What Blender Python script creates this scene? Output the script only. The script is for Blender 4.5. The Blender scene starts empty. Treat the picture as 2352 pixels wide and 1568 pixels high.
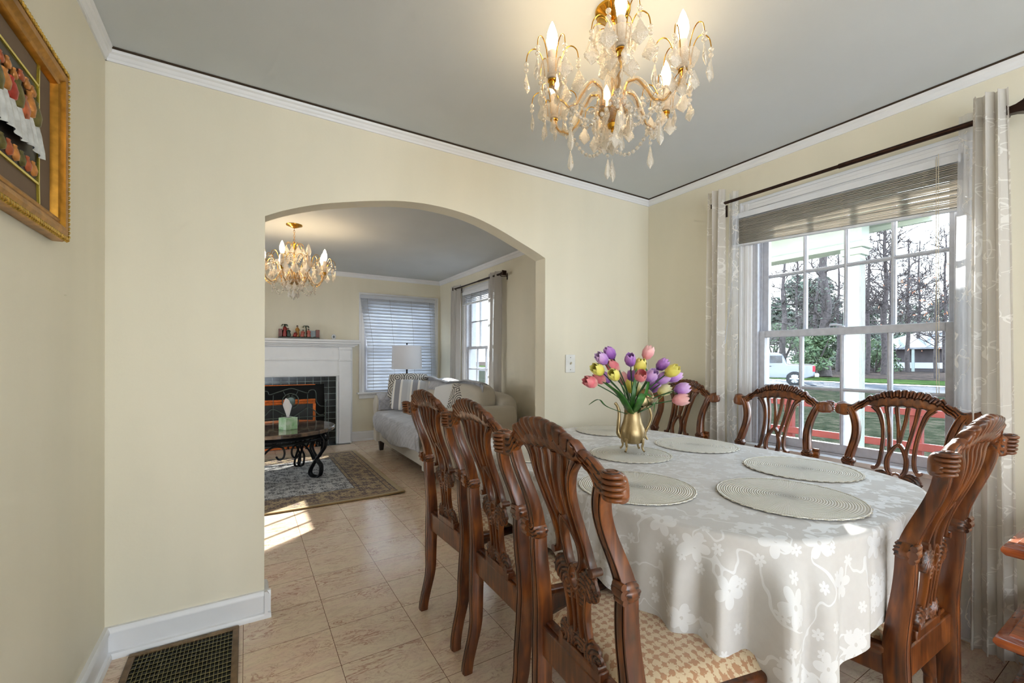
import bpy, bmesh, math, random
from mathutils import Vector, Matrix, noise
PI = math.pi
C = bpy.context.scene.collection
random.seed(7)
sin, cos = math.sin, math.cos

# ------------------------------------------------------------------ camera
F, YAW, PIT, ROLL = 997.57, 0.55, -0.0026, 0.0036
CAM = Vector((-2.6552, -2.319, 1.2)); SY = 42.04
fw = Vector((sin(YAW)*cos(PIT), cos(YAW)*cos(PIT), sin(PIT)))
rt = Vector((cos(YAW), -sin(YAW), 0)); up = rt.cross(fw)
Rr = rt*cos(ROLL) + up*sin(ROLL); Ur = up*cos(ROLL) - rt*sin(ROLL)
cam = bpy.data.cameras.new('camera'); co = bpy.data.objects.new('camera', cam); C.objects.link(co)
m = Matrix((Rr, Ur, -fw)).transposed().to_4x4(); m.translation = CAM
co.matrix_world = m
cam.sensor_width = 36; cam.lens = F/2352*36; cam.shift_y = SY/2352
cam.clip_start = 0.02; cam.clip_end = 400
bpy.context.scene.camera = co

def at(px, py, d):
    """point seen at a photograph pixel at a measured depth"""
    return CAM + (fw + Rr*((px-1176)/F) - Ur*((py-784-SY)/F))*d

# ------------------------------------------------------------------ mesh builder
def c8(r, g, b):
    def f(x):
        x /= 255.0
        return x/12.92 if x <= 0.04045 else ((x+0.055)/1.055)**2.4
    return (f(r), f(g), f(b), 1)

class MB:
    def __init__(s): s.v = []; s.f = []; s.m = []; s.uv = {}
    def box(s, x0, x1, y0, y1, z0, z1, m=0):
        b = len(s.v)
        s.v += [(x, y, z) for z in (z0, z1) for y in (y0, y1) for x in (x0, x1)]
        for q in ((0,2,3,1),(4,5,7,6),(0,1,5,4),(2,6,7,3),(0,4,6,2),(1,3,7,5)):
            s.f.append(tuple(b+i for i in q)); s.m.append(m)
        return s
    def obox(s, p, q, w, h, upv=(0,0,1), m=0):
        """box from p to q with section w x h"""
        p, q = Vector(p), Vector(q); t = (q-p).normalized(); u = Vector(upv)
        a = t.cross(u).normalized()*w/2; b_ = t.cross(a).normalized()*h/2
        b = len(s.v)
        for c in (p, q):
            for e, g in ((-1,-1),(1,-1),(1,1),(-1,1)): s.v.append(tuple(c+a*e+b_*g))
        for f in ((0,1,2,3),(7,6,5,4),(0,4,5,1),(1,5,6,2),(2,6,7,3),(3,7,4,0)):
            s.f.append(tuple(b+i for i in f)); s.m.append(m)
        return s
    def loft(s, rings, m=0, close=True, cap=True, mats=None):
        b = len(s.v); n = len(rings[0])
        for r in rings: s.v += [tuple(p) for p in r]
        for i in range(len(rings)-1):
            for j in range(n if close else n-1):
                k = (j+1) % n
                s.f.append((b+i*n+j, b+i*n+k, b+(i+1)*n+k, b+(i+1)*n+j))
                s.m.append(mats[j] if mats else m)
        if cap and close:
            s.f.append(tuple(b+j for j in reversed(range(n)))); s.m.append(m)
            e = b+(len(rings)-1)*n
            s.f.append(tuple(e+j for j in range(n))); s.m.append(m)
        return s
    def tube(s, pts, r, n=8, m=0, cap=True, flat=1.0, closed=False):
        pts = [Vector(p) for p in pts]; N = len(pts)
        rs = r if isinstance(r, (list, tuple)) else [r]*N
        rings = []; prev = None
        for i, p in enumerate(pts):
            if closed: t = pts[(i+1) % N]-pts[i-1]
            else: t = pts[min(i+1, N-1)]-pts[max(i-1, 0)]
            if t.length < 1e-9: t = Vector((0, 0, 1))
            t.normalize()
            if prev is None:
                a = t.cross(Vector((0, 0, 1)))
                if a.length < 0.05: a = t.cross(Vector((1, 0, 0)))
            else:
                a = prev-t*prev.dot(t)
                if a.length < 1e-6: a = t.cross(Vector((0, 1, 0.3)))
            a.normalize(); prev = a; b_ = t.cross(a)
            rings.append([p+a*rs[i]*cos(2*PI*k/n)+b_*rs[i]*flat*sin(2*PI*k/n) for k in range(n)])
        if closed: rings.append(rings[0]); cap = False
        return s.loft(rings, m=m, cap=cap)
    def lathe(s, prof, n=20, c=(0,0,0), m=0, fn=None, cap=True):
        rings = []
        for r, z in prof:
            ring = []
            for k in range(n):
                a = 2*PI*k/n; rr, zz = (r, z) if fn is None else fn(r, z, a)
                ring.append((c[0]+rr*cos(a), c[1]+rr*sin(a), c[2]+zz))
            rings.append(ring)
        return s.loft(rings, m=m, cap=cap)
    def grid(s, fn, nu, nv, m=0, flip=False, mf=None, uvf=None):
        b = len(s.v)
        for i in range(nu+1):
            for j in range(nv+1):
                s.v.append(tuple(fn(i/nu, j/nv)))
                if uvf: s.uv[len(s.v)-1] = uvf(i/nu, j/nv)
        for i in range(nu):
            for j in range(nv):
                q = (b+i*(nv+1)+j, b+(i+1)*(nv+1)+j, b+(i+1)*(nv+1)+j+1, b+i*(nv+1)+j+1)
                s.f.append(q[::-1] if flip else q)
                s.m.append(mf((i+.5)/nu, (j+.5)/nv) if mf else m)
        return s
    def xf(s, M, i0=0):
        for i in range(i0, len(s.v)): s.v[i] = tuple(M @ Vector(s.v[i]))
        return s
    def mesh(s, name, mats, smooth=True, ang=40):
        me = bpy.data.meshes.new(name); me.from_pydata(s.v, [], s.f)
        for mt in (mats if isinstance(mats, (list, tuple)) else [mats]): me.materials.append(mt)
        me.polygons.foreach_set('material_index', s.m)
        if s.uv:
            l = me.uv_layers.new(name='UVMap')
            for lp in me.loops: l.data[lp.index].uv = s.uv.get(lp.vertex_index, (0, 0))
        bm = bmesh.new(); bm.from_mesh(me); bmesh.ops.recalc_face_normals(bm, faces=bm.faces) if not s.uv else None
        bm.to_mesh(me); bm.free()
        if smooth:
            me.polygons.foreach_set('use_smooth', [True]*len(me.polygons))
            me.set_sharp_from_angle(angle=math.radians(ang))
        me.update()
        return me
    def build(s, name, mats, parent=None, smooth=True, ang=40, bevel=0, loc=None, solid=0):
        o = bpy.data.objects.new(name, s.mesh(name, mats, smooth, ang)); C.objects.link(o)
        if parent is not None: o.parent = parent
        if loc is not None: o.location = loc
        if solid:
            md = o.modifiers.new('solid', 'SOLIDIFY'); md.thickness = solid; md.offset = 0
        if bevel:
            md = o.modifiers.new('bevel', 'BEVEL'); md.width = bevel; md.segments = 2
            md.limit_method = 'ANGLE'; md.angle_limit = math.radians(40)
        return o

def tag(o, label=None, cat=None, group=None, kind=None):
    if label: o['label'] = label
    if cat: o['category'] = cat
    if group: o['group'] = group
    if kind: o['kind'] = kind
    return o
def thing(name, label, cat, loc=(0,0,0), rz=0, group=None):
    o = bpy.data.objects.new(name, None); C.objects.link(o); o.empty_display_size = .1
    o.location = loc; o.rotation_euler = (0, 0, rz)
    return tag(o, label, cat, group)
def dup(o, parent=None):
    c = o.copy(); C.objects.link(c)
    if parent is not None: c.parent = parent
    for ch in list(o.children): dup(ch, c)
    return c
def struct(mb, name, mats, **k):
    o = mb.build(name, mats, **k); o['kind'] = 'structure'; return o
def cr(pts, n=8):
    """Catmull-Rom through tuples"""
    out = []; P = [pts[0]]+list(pts)+[pts[-1]]
    for i in range(1, len(P)-2):
        for k in range(n):
            t = k/n
            out.append(tuple(.5*((2*b)+(c-a)*t+(2*a-5*b+4*c-d)*t*t+(3*b-a-3*c+d)*t**3) for a, b, c, d in zip(P[i-1], P[i], P[i+1], P[i+2])))
    out.append(tuple(pts[-1])); return out
def lerp(xs, ys, x):
    if x <= xs[0]: return ys[0]
    for i in range(1, len(xs)):
        if x <= xs[i]:
            t = (x-xs[i-1])/(xs[i]-xs[i-1]); t = t*t*(3-2*t)
            return ys[i-1]+(ys[i]-ys[i-1])*t
    return ys[-1]

# ------------------------------------------------------------------ materials
class NT:
    def __init__(s, name):
        s.m = bpy.data.materials.new(name); s.m.use_nodes = True; s.t = s.m.node_tree
        s.p = s.t.nodes['Principled BSDF']; s.out = s.t.nodes['Material Output']
    def n(s, typ, **k):
        nd = s.t.nodes.new('ShaderNode'+typ)
        for a, b in k.items():
            if a.startswith('i_'): nd.inputs[a[2:].replace('_', ' ')].default_value = b
            else: setattr(nd, a, b)
        return nd
    def l(s, a, b): s.t.links.new(a, b)
    def math(s, op, a, b=None, clamp=False):
        nd = s.n('Math', operation=op); nd.use_clamp = clamp
        for i, x in enumerate((a, b)):
            if x is None: continue
            if isinstance(x, (int, float)): nd.inputs[i].default_value = x
            else: s.l(x, nd.inputs[i])
        return nd.outputs[0]
    def mix(s, f, a, b, typ='MIX'):
        nd = s.n('MixRGB', blend_type=typ)
        for i, x in zip(('Fac', 'Color1', 'Color2'), (f, a, b)):
            if isinstance(x, (int, float, tuple)): nd.inputs[i].default_value = x
            else: s.l(x, nd.inputs[i])
        return nd.outputs[0]
    def ramp(s, f, stops):
        nd = s.n('ValToRGB'); e = nd.color_ramp.elements
        while len(e) < len(stops): e.new(0.5)
        for k, (p, c) in zip(e, stops): k.position = p; k.color = c
        s.l(f, nd.inputs[0]); return nd.outputs[0]
    def coord(s, kind='Object', scale=(1,1,1), loc=(0,0,0)):
        tc = s.n('TexCoord'); mp = s.n('Mapping'); s.l(tc.outputs[kind], mp.inputs[0])
        mp.inputs['Scale'].default_value = scale; mp.inputs['Location'].default_value = loc
        return mp.outputs[0]
    def noise(s, v, scale, detail=3, dist=0, rough=.5):
        nd = s.n('TexNoise'); s.l(v, nd.inputs['Vector'])
        nd.inputs['Scale'].default_value = scale; nd.inputs['Detail'].default_value = detail
        nd.inputs['Distortion'].default_value = dist; nd.inputs['Roughness'].default_value = rough
        return nd.outputs['Fac']
    def bump(s, h, st=.3, dist=.002):
        b = s.n('Bump'); b.inputs['Strength'].default_value = st; b.inputs['Distance'].default_value = dist
        s.l(h, b.inputs['Height']); s.l(b.outputs[0], s.p.inputs['Normal']); return b
    def set(s, **k):
        for a, b in k.items():
            nm = {'col': 'Base Color', 'rough': 'Roughness', 'metal': 'Metallic', 'coat': 'Coat Weight', 'spec': 'Specular IOR Level',
                  'sheen': 'Sheen Weight', 'trans': 'Transmission Weight', 'coatr': 'Coat Roughness', 'alpha': 'Alpha', 'ior': 'IOR'}[a]
            if isinstance(b, (int, float, tuple)): s.p.inputs[nm].default_value = b
            else: s.l(b, s.p.inputs[nm])
        return s

def plain(name, col, rough=.5, metal=0, var=.06, vs=12, bump=0, bs=200, **k):
    t = NT(name); v = t.coord()
    f = t.noise(v, vs)
    t.set(rough=rough, metal=metal, **k)
    d = tuple(x*(1-var*2) for x in col[:3])+(1,); b = tuple(min(1, x*(1+var)) for x in col[:3])+(1,)
    t.set(col=t.ramp(f, [(.3, d), (.7, b)]))
    if bump: t.bump(t.noise(v, bs), bump, .001)
    return t.m

def wallpaint(name, col):
    t = NT(name); v = t.coord(scale=(1, 1, .18))
    f = t.noise(v, 3.5, 4); g = t.noise(t.coord(), 90, 3)
    d = tuple(x*y for x, y in zip(col[:3], (.93, .935, .93)))+(1,)
    t.set(col=t.ramp(f, [(.3, d), (.72, col)]), rough=.55, spec=.35); t.bump(g, .12, .002); return t.m
M_WALL = wallpaint('cream_wall_paint', (.87, .805, .645, 1))
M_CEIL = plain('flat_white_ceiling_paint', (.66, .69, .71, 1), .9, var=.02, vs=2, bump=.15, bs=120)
M_TRIM = plain('white_gloss_trim', (.86, .86, .87, 1), .35, var=.015, vs=6, bump=.05, bs=40)
M_TRIMD = plain('dusty_crown_paint', (.74, .72, .68, 1), .5, var=.05, vs=20, bump=.15, bs=60)
M_GAP = plain('dark_gap', c8(60, 45, 30), .9)

def wood(name, dark, mid, light, rough=.28, coat=.5, grain='z'):
    t = NT(name); sc = {'z': (1, 1, .12), 'x': (.12, 1, 1), 'y': (1, .12, 1)}[grain]
    v = t.coord(scale=sc); f = t.noise(v, 38, 5, 1.2); g = t.noise(t.coord(), 6, 3, .6)
    k = t.math('ADD', t.math('MULTIPLY', f, .55), t.math('MULTIPLY', g, .45))
    t.set(col=t.ramp(k, [(.36, dark), (.5, mid), (.64, light)]), rough=rough, coat=coat, coatr=.12)
    t.bump(f, .06, .001); return t.m
M_WOOD = wood('mahogany_stain', c8(40, 19, 9), c8(90, 45, 17), c8(130, 72, 28), .3, .25)
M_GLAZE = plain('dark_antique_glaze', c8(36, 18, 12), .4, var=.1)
M_CAB = wood('polished_cherry', c8(120, 52, 24), c8(165, 82, 40), c8(190, 105, 56), .18, .8, 'y')
M_DARKW = wood('dark_walnut_legs', c8(28, 20, 18), c8(46, 34, 30), c8(60, 46, 40), .4, .2)

def floormat():
    t = NT('rose_marble_tile'); v = t.coord()
    mp = t.n('Mapping'); t.l(v, mp.inputs[0]); mp.inputs['Location'].default_value = (2.335+.3275*20, -.5543+.2708*30, 0)
    br = t.n('TexBrick', offset=0, squash=1); t.l(mp.outputs[0], br.inputs['Vector'])
    for a, b in (('Scale', 1), ('Mortar Size', .0011), ('Mortar Smooth', .1), ('Brick Width', .3275), ('Row Height', .2708), ('Bias', 0)): br.inputs[a].default_value = b
    br.inputs['Color1'].default_value = (0, 0, 0, 1); br.inputs['Color2'].default_value = (1, 1, 1, 1)
    # offset the veins per tile so they break at the joints
    av = t.n('VectorMath', operation='MULTIPLY_ADD'); t.l(br.outputs['Color'], av.inputs[0]); av.inputs[1].default_value = (7, 9, 3); t.l(v, av.inputs[2])
    st = t.n('Mapping'); t.l(av.outputs[0], st.inputs[0]); st.inputs['Rotation'].default_value = (0, 0, .35); st.inputs['Scale'].default_value = (1, 2.3, 1)
    w = st.outputs[0]
    base = t.ramp(t.noise(w, 5, 6, 1.2, .6), [(.3, c8(222, 194, 166)), (.45, c8(238, 214, 184)), (.58, c8(232, 200, 176)), (.7, c8(242, 222, 194))])
    base = t.mix(t.math('MULTIPLY', br.outputs['Color'], .30), base, c8(228, 216, 190))
    vn = t.math('ABSOLUTE', t.math('SUBTRACT', t.noise(w, 6.5, 7, 1.6, .62), .5))
    vein = t.ramp(vn, [(0, (1, 1, 1, 1)), (.03, (0, 0, 0, 1))])
    gate = t.ramp(t.noise(w, 3, 2), [(.42, (0, 0, 0, 1)), (.6, (1, 1, 1, 1))])
    base = t.mix(t.math('MULTIPLY', t.math('MULTIPLY', vein, gate), .75), base, c8(168, 100, 78))
    vn2 = t.math('ABSOLUTE', t.math('SUBTRACT', t.noise(w, 15, 6, 1.0, .6), .48))
    base = t.mix(t.math('MULTIPLY', t.ramp(vn2, [(0, (1, 1, 1, 1)), (.03, (0, 0, 0, 1))]), .26), base, c8(160, 118, 100))
    base = t.mix(br.outputs['Fac'], base, c8(110, 72, 46))
    t.set(col=base, rough=.19, spec=.5); b = t.bump(t.math('SUBTRACT', 1, br.outputs['Fac']), .3, .001)
    return t.m
M_FLOOR = floormat()

def flower_mask(t, v, scale, petals=5, size=.36, stem=True):
    """five-petalled blossoms and wavy stems, from voronoi cells"""
    vo = t.n('TexVoronoi', voronoi_dimensions='2D'); t.l(v, vo.inputs['Vector']); vo.inputs['Scale'].default_value = scale; vo.inputs['Randomness'].default_value = .8
    dv = t.n('VectorMath', operation='SUBTRACT'); sv = t.n('VectorMath', operation='SCALE'); t.l(v, sv.inputs[0]); sv.inputs['Scale'].default_value = 1
    t.l(sv.outputs[0], dv.inputs[0]); t.l(vo.outputs['Position'], dv.inputs[1])
    xyz = t.n('SeparateXYZ'); t.l(dv.outputs[0], xyz.inputs[0])
    an = t.math('ARCTAN2', xyz.outputs[1], xyz.outputs[0])
    pet = t.math('ABSOLUTE', t.math('COSINE', t.math('MULTIPLY', an, petals/2)))
    ln = t.math('SQRT', t.math('ADD', t.math('POWER', xyz.outputs[0], 2), t.math('POWER', xyz.outputs[1], 2)))
    ln = t.math('MULTIPLY', ln, scale)
    edge = t.math('MULTIPLY', t.math('ADD', t.math('MULTIPLY', pet, .55), .45), size)
    fl = t.math('GREATER_THAN', edge, ln)
    core = t.math('GREATER_THAN', ln, size*.13)
    fl = t.math('MULTIPLY', fl, core)
    if stem:
        nz = t.noise(v, scale*.9, 2, .4)
        sm = t.math('LESS_THAN', t.math('ABSOLUTE', t.math('SUBTRACT', nz, .5)), .011)
        fl = t.math('MAXIMUM', fl, sm)
    return fl

def clothmat():
    t = NT('ivory_damask_cloth'); v = t.coord('UV')
    f1 = flower_mask(t, v, 7.4, 5, .30); f2 = flower_mask(t, v, 13, 6, .2, False)
    f = t.math('MAXIMUM', f1, f2)
    base = t.mix(t.noise(v, 60, 3), c8(196, 191, 187), c8(205, 201, 197))
    t.set(col=t.mix(f, base, c8(219, 217, 216)), rough=t.math('SUBTRACT', .62, t.math('MULTIPLY', f, .22)), sheen=.25, spec=.4)
    t.bump(t.math('ADD', t.noise(v, 500, 2), t.math('MULTIPLY', f, 1.2)), .12, .001); return t.m
M_CLOTH = clothmat()

def curtainmat(name, col, alpha, emb=True):
    t = NT(name); v = t.coord('UV')
    f = t.noise(v, 5)
    if emb:
        n1 = t.noise(v, 7, 1, .6); l1 = t.math('LESS_THAN', t.math('ABSOLUTE', t.math('SUBTRACT', n1, .5)), .008)
        vo = t.n('TexVoronoi', voronoi_dimensions='2D'); t.l(v, vo.inputs['Vector']); vo.inputs['Scale'].default_value = 17
        n2 = t.math('LESS_THAN', t.math('ABSOLUTE', t.math('SUBTRACT', vo.outputs['Distance'], .28)), .035)
        near = t.math('LESS_THAN', t.math('ABSOLUTE', t.math('SUBTRACT', n1, .5)), .055)
        f = t.math('MULTIPLY', t.math('MAXIMUM', l1, t.math('MULTIPLY', n2, near)), .8)
    wv = t.noise(v, 260, 2)
    c = t.mix(f, col, c8(250, 246, 240)) if emb else t.mix(.5, col, col)
    df = t.n('BsdfDiffuse'); tl = t.n('BsdfTranslucent'); t.l(c, df.inputs[0]); t.l(c, tl.inputs[0])
    mx = t.n('MixShader'); mx.inputs[0].default_value = .45; t.l(df.outputs[0], mx.inputs[1]); t.l(tl.outputs[0], mx.inputs[2])
    tr = t.n('BsdfTransparent'); m2 = t.n('MixShader')
    a = t.math('MULTIPLY', t.math('SUBTRACT', 1, f if emb else 0), 1-alpha, True)
    t.l(a, m2.inputs[0]); t.l(mx.outputs[0], m2.inputs[1]); t.l(tr.outputs[0], m2.inputs[2]); t.l(m2.outputs[0], t.out.inputs[0])
    b = t.n('Bump'); b.inputs['Strength'].default_value = .35; b.inputs['Distance'].default_value = .001
    t.l(t.math('ADD', wv, f), b.inputs['Height']); t.l(b.outputs[0], df.inputs['Normal'])
    return t.m
M_CURT = curtainmat('embroidered_voile', c8(228, 222, 214), .93)
M_SHEER = curtainmat('sheer_voile', c8(236, 238, 244), .55)
M_CURT2 = curtainmat('grey_white_voile', c8(214, 210, 206), .88, False)

def glassmat():
    t = NT('window_glass'); tr = t.n('BsdfTransparent'); gl = t.n('BsdfGlossy'); gl.inputs['Roughness'].default_value = .02
    tr.inputs[0].default_value = (.96, .98, .98, 1)
    lw = t.n('Fresnel'); lw.inputs[0].default_value = 1.35; mx = t.n('MixShader')
    t.l(t.math('MULTIPLY', lw.outputs[0], .25), mx.inputs[0]); t.l(tr.outputs[0], mx.inputs[1]); t.l(gl.outputs[0], mx.inputs[2]); t.l(mx.outputs[0], t.out.inputs[0])
    return t.m
M_GLASS = glassmat()
def crystalmat(name='cut_crystal', tint=(1, .94, .84, 1), tf=.46):
    t = NT(name); v = t.coord()
    tr = t.n('BsdfTransparent'); gl = t.n('BsdfGlossy'); tl = t.n('BsdfTranslucent'); df = t.n('BsdfDiffuse')
    tr.inputs[0].default_value = (.97, .95, .92, 1); gl.inputs[0].default_value = (1, .97, .92, 1); gl.inputs['Roughness'].default_value = .05
    tl.inputs[0].default_value = tint; df.inputs[0].default_value = tint
    a = t.n('MixShader'); a.inputs[0].default_value = .5; t.l(tl.outputs[0], a.inputs[1]); t.l(df.outputs[0], a.inputs[2])
    lw = t.n('LayerWeight'); lw.inputs[0].default_value = .45
    b = t.n('MixShader'); t.l(t.ramp(lw.outputs['Facing'], [(0, (.35,)*3+(1,)), (1, (.9,)*3+(1,))]), b.inputs[0]); t.l(a.outputs[0], b.inputs[1]); t.l(gl.outputs[0], b.inputs[2])
    c = t.n('MixShader'); c.inputs[0].default_value = tf; t.l(b.outputs[0], c.inputs[1]); t.l(tr.outputs[0], c.inputs[2]); t.l(c.outputs[0], t.out.inputs[0])
    vo = t.n('TexVoronoi'); t.l(v, vo.inputs['Vector']); vo.inputs['Scale'].default_value = 320
    bp = t.n('Bump'); bp.inputs['Strength'].default_value = .9; bp.inputs['Distance'].default_value = .002; t.l(vo.outputs['Distance'], bp.inputs['Height'])
    for x in (gl, tl, df): t.l(bp.outputs[0], x.inputs['Normal'])
    return t.m
M_CRYS = crystalmat(); M_CRYS2 = crystalmat('clear_glass_arm', (1, .90, .72, 1), .74)
M_CUP = crystalmat('pressed_glass_cup', (1, .92, .80, 1), .66)
M_GOLD = plain('polished_brass', c8(212, 160, 60), .18, 1, var=.08, vs=30)
M_WIRE = plain('grey_wire', c8(120, 110, 95), .35, 1)
M_CANDLE = plain('candle_sleeve', c8(240, 222, 205), .5)
def emis(name, col, st):
    t = NT(name); t.p.inputs['Emission Color'].default_value = col; t.p.inputs['Emission Strength'].default_value = st
    t.set(col=(.9, .85, .75, 1)); return t.m
M_BULB = emis('lit_flame_bulb', (1, .74, .42, 1), 23)
M_BULB2 = emis('lit_small_bulb', (1, .74, .44, 1), 40)
M_CLEARBULB = crystalmat('unlit_clear_bulb', (1, .95, .9, 1), .6)
M_BRONZE = plain('oil_rubbed_bronze', c8(58, 40, 32), .3, .8, var=.2, vs=60)
M_IRON = plain('black_wrought_iron', c8(24, 26, 30), .28, .6, var=.1)
M_BLINDV = plain('taupe_vinyl_slats', c8(196, 188, 176), .5, var=.05)
M_BLINDW = plain('white_vinyl_slats', c8(226, 228, 232), .45, var=.02)
M_CORD = plain('pale_cord', c8(216, 204, 180), .8)
M_MAT = None

def matwoven():
    t = NT('woven_ivory_mat'); v = t.coord()
    w = t.n('TexWave', wave_type='RINGS', rings_direction='Z', wave_profile='SIN'); t.l(v, w.inputs['Vector'])
    w.inputs['Scale'].default_value = 46; w.inputs['Distortion'].default_value = 0
    x = t.n('SeparateXYZ'); t.l(v, x.inputs[0]); an = t.math('ARCTAN2', x.outputs[1], x.outputs[0])
    tw = t.math('MULTIPLY', t.math('ADD', t.math('SINE', t.math('MULTIPLY', an, 180)), 1), .5)
    h = t.math('ADD', t.math('MULTIPLY', w.outputs['Fac'], .8), t.math('MULTIPLY', tw, .2))
    t.set(col=t.ramp(h, [(.12, c8(206, 196, 174)), (.42, c8(252, 247, 236))]), rough=.6); t.bump(h, 1, .004); return t.m
M_MAT = matwoven()
def seatfab():
    t = NT('gold_damask_upholstery'); v = t.coord()
    x = t.n('SeparateXYZ'); t.l(v, x.inputs[0]); nz = t.noise(v, 30, 2)
    u = t.math('ADD', t.math('MULTIPLY', x.outputs[0], 135), t.math('MULTIPLY', nz, 2.2)); w = t.math('ADD', t.math('MULTIPLY', x.outputs[1], 135), t.math('MULTIPLY', nz, 2.2))
    s_ = t.math('SINE', t.math('ADD', u, w)); q = t.math('SINE', t.math('SUBTRACT', u, w))
    k = t.math('ADD', t.math('MULTIPLY', t.math('MULTIPLY', s_, q), .5), t.math('MULTIPLY', t.math('SUBTRACT', t.noise(v, 170, 2), .5), 1.6))
    f = t.ramp(k, [(.0, (0, 0, 0, 1)), (.12, (1, 1, 1, 1))])
    t.set(col=t.mix(f, c8(214, 190, 154), c8(180, 132, 94)), rough=.5, sheen=.4); t.bump(f, .3, .001); return t.m
M_SEAT = seatfab()

# ------------------------------------------------------------------ room shell
ZC = 2.425; XL = -3.133; YF = 4.22; TH = .11
ARCH = [(-2.58,1.857),(-2.506,1.895),(-2.413,1.933),(-2.315,1.966),(-2.212,1.993),(-2.104,2.019),(-1.979,2.044),(-1.871,2.057),(-1.76,2.062),(-1.611,2.055),(-1.469,2.033),(-1.319,1.990),(-1.159,1.931),(-1.06,1.894),(-.98,1.860)]
def arch_wall():
    s = MB(); pts = cr(ARCH, 4)
    y0, y1 = 0, TH
    s.box(XL-.12, -2.58, y0, y1, 0, ZC); s.box(-.98, .15, y0, y1, 0, ZC)
    b = len(s.v)
    for x, z in pts:
        for y in (y0, y1): s.v += [(x, y, z), (x, y, ZC)]
    for i in range(len(pts)-1):
        a, c = b+4*i, b+4*i+4
        for q in ((a, c, c+1, a+1), (a+2, a+3, c+3, c+2), (a, a+2, c+2, c)): s.f.append(q); s.m.append(0)
    return s
struct(arch_wall(), 'wall_back', M_WALL, ang=30)

def wall_with_holes(axis, p0, p1, lo, hi, holes, z1=ZC):
    """wall slab on plane axis from p0..p1, along lo..hi, with rectangular holes (a,b,z0,z1)"""
    s = MB(); cur = lo
    def put(a, b, z0, zz):
        if b-a < 1e-4: return
        if axis == 'x': s.box(p0, p1, a, b, z0, zz)
        else: s.box(a, b, p0, p1, z0, zz)
    for a, b, z0, zt in sorted(holes):
        put(cur, a, 0, z1); put(a, b, 0, z0); put(a, b, zt, z1); cur = b
    put(cur, hi, 0, z1); return s
W1 = (-1.735, -.815, .69, 2.10)      # dining window opening (y0,y1,z0,z1)
W2 = (2.40, 3.27, .72, 2.12)         # living side window
W3 = (-1.18, -.12, .70, 2.08)        # living far window (x0,x1)
struct(wall_with_holes('x', 0, .15, -6.0, YF+.15, [W1, W2]), 'wall_right', M_WALL)
struct(wall_with_holes('y', YF, YF+.15, -6.0, 0, [W3]), 'wall_far', M_WALL)
struct(wall_with_holes('x', XL-.12, XL, -6.0, 0, [(-5.4, -3.8, .7, 2.2)]), 'wall_left', M_WALL)  # opening added in the unseen rear stretch to bring in daylight
struct(wall_with_holes('x', -6.12, -6.0, TH, YF+.15, [(1.7, 3.3, .7, 2.1)]), 'wall_living_left', M_WALL)  # unseen opening, added and sized for daylight in the living room
struct(wall_with_holes('y', 0, TH, -6.0, XL-.12, []), 'wall_living_near', M_WALL)
struct(wall_with_holes('y', -6.0, -5.88, XL, 0, [(-3.0, -.15, .05, 2.3)]), 'wall_front', M_WALL)  # large opening behind the camera, added as a daylight source
struct(MB().box(-6.2, .15, -6.0, YF+.15, -.12, 0), 'floor', M_FLOOR)
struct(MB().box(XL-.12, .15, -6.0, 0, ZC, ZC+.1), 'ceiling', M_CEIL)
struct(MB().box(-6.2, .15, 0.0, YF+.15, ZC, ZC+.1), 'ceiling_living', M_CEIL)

# crown and baseboards: profile swept in a straight line. inward n, along t
def strip(p, q, n, prof, mi=0):
    s = MB(); p, q, n = Vector(p), Vector(q), Vector(n)
    rings = [[c+n*a+Vector((0, 0, z)) for a, z in prof] for c in (p, q)]
    return s.loft(rings, m=mi)
CROWN = [(0, 2.378), (.006, 2.378), (.008, 2.388), (.012, 2.392), (.016, 2.402), (.024, 2.408), (.026, 2.418), (.030, 2.4235), (0, 2.4235)]
BASE = [(0, 0), (.028, 0), (.028, .012), (.024, .022), (.014, .026), (.014, .098), (.020, .100), (.020, .108), (.012, .122), (0, .123)]
BASE2 = [(0, 0), (.030, 0), (.028, .014), (.016, .024), (.014, .11), (.020, .112), (.018, .125), (.008, .136), (0, .137)]
def trims(n, p, q, nn, prof, name, m):
    struct(strip(p, q, nn, prof), '%s_%s' % (name, n), m, ang=30)
trims(1, (XL, 0, 0), (0, 0, 0), (0, -1, 0), CROWN, 'trim', M_TRIM)
trims(2, (0, 0, 0), (0, -5.88, 0), (-1, 0, 0), CROWN, 'trim', M_TRIM)
trims(3, (XL, -5.88, 0), (XL, 0, 0), (1, 0, 0), CROWN, 'trim', M_TRIM)
CR2 = [(a*1.25, 2.4235-(2.4235-z)*1.35) for a, z in CROWN]
trims(4, (-6, YF, 0), (0, YF, 0), (0, -1, 0), CR2, 'trim', M_TRIM)
trims(5, (0, TH, 0), (0, YF, 0), (-1, 0, 0), CR2, 'trim', M_TRIM)
struct(strip((XL, -.031, 0), (0, -.031, 0), (0, -1, 0), [(-.003, 2.4175), (.002, 2.4195), (.002, 2.4245), (-.003, 2.4245)]), 'trim_6', M_GAP)
struct(strip((-.031, 0, 0), (-.031, -5.88, 0), (-1, 0, 0), [(-.003, 2.4175), (.002, 2.4195), (.002, 2.4245), (-.003, 2.4245)]), 'trim_7', M_GAP)
trims('back_left', (XL, 0, 0), (-2.5535, 0, 0), (0, -1, 0), BASE, 'baseboard', M_TRIM)
trims('back_jamb', (-2.58, -.0272, 0), (-2.58, TH, 0), (1, 0, 0), BASE, 'baseboard', M_TRIM)
trims('back_right', (-.98, 0, 0), (0, 0, 0), (0, -1, 0), BASE, 'baseboard', M_TRIM)
trims('left', (XL, -5.88, 0), (XL, 0, 0), (1, 0, 0), BASE, 'baseboard', M_TRIM)
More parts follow.
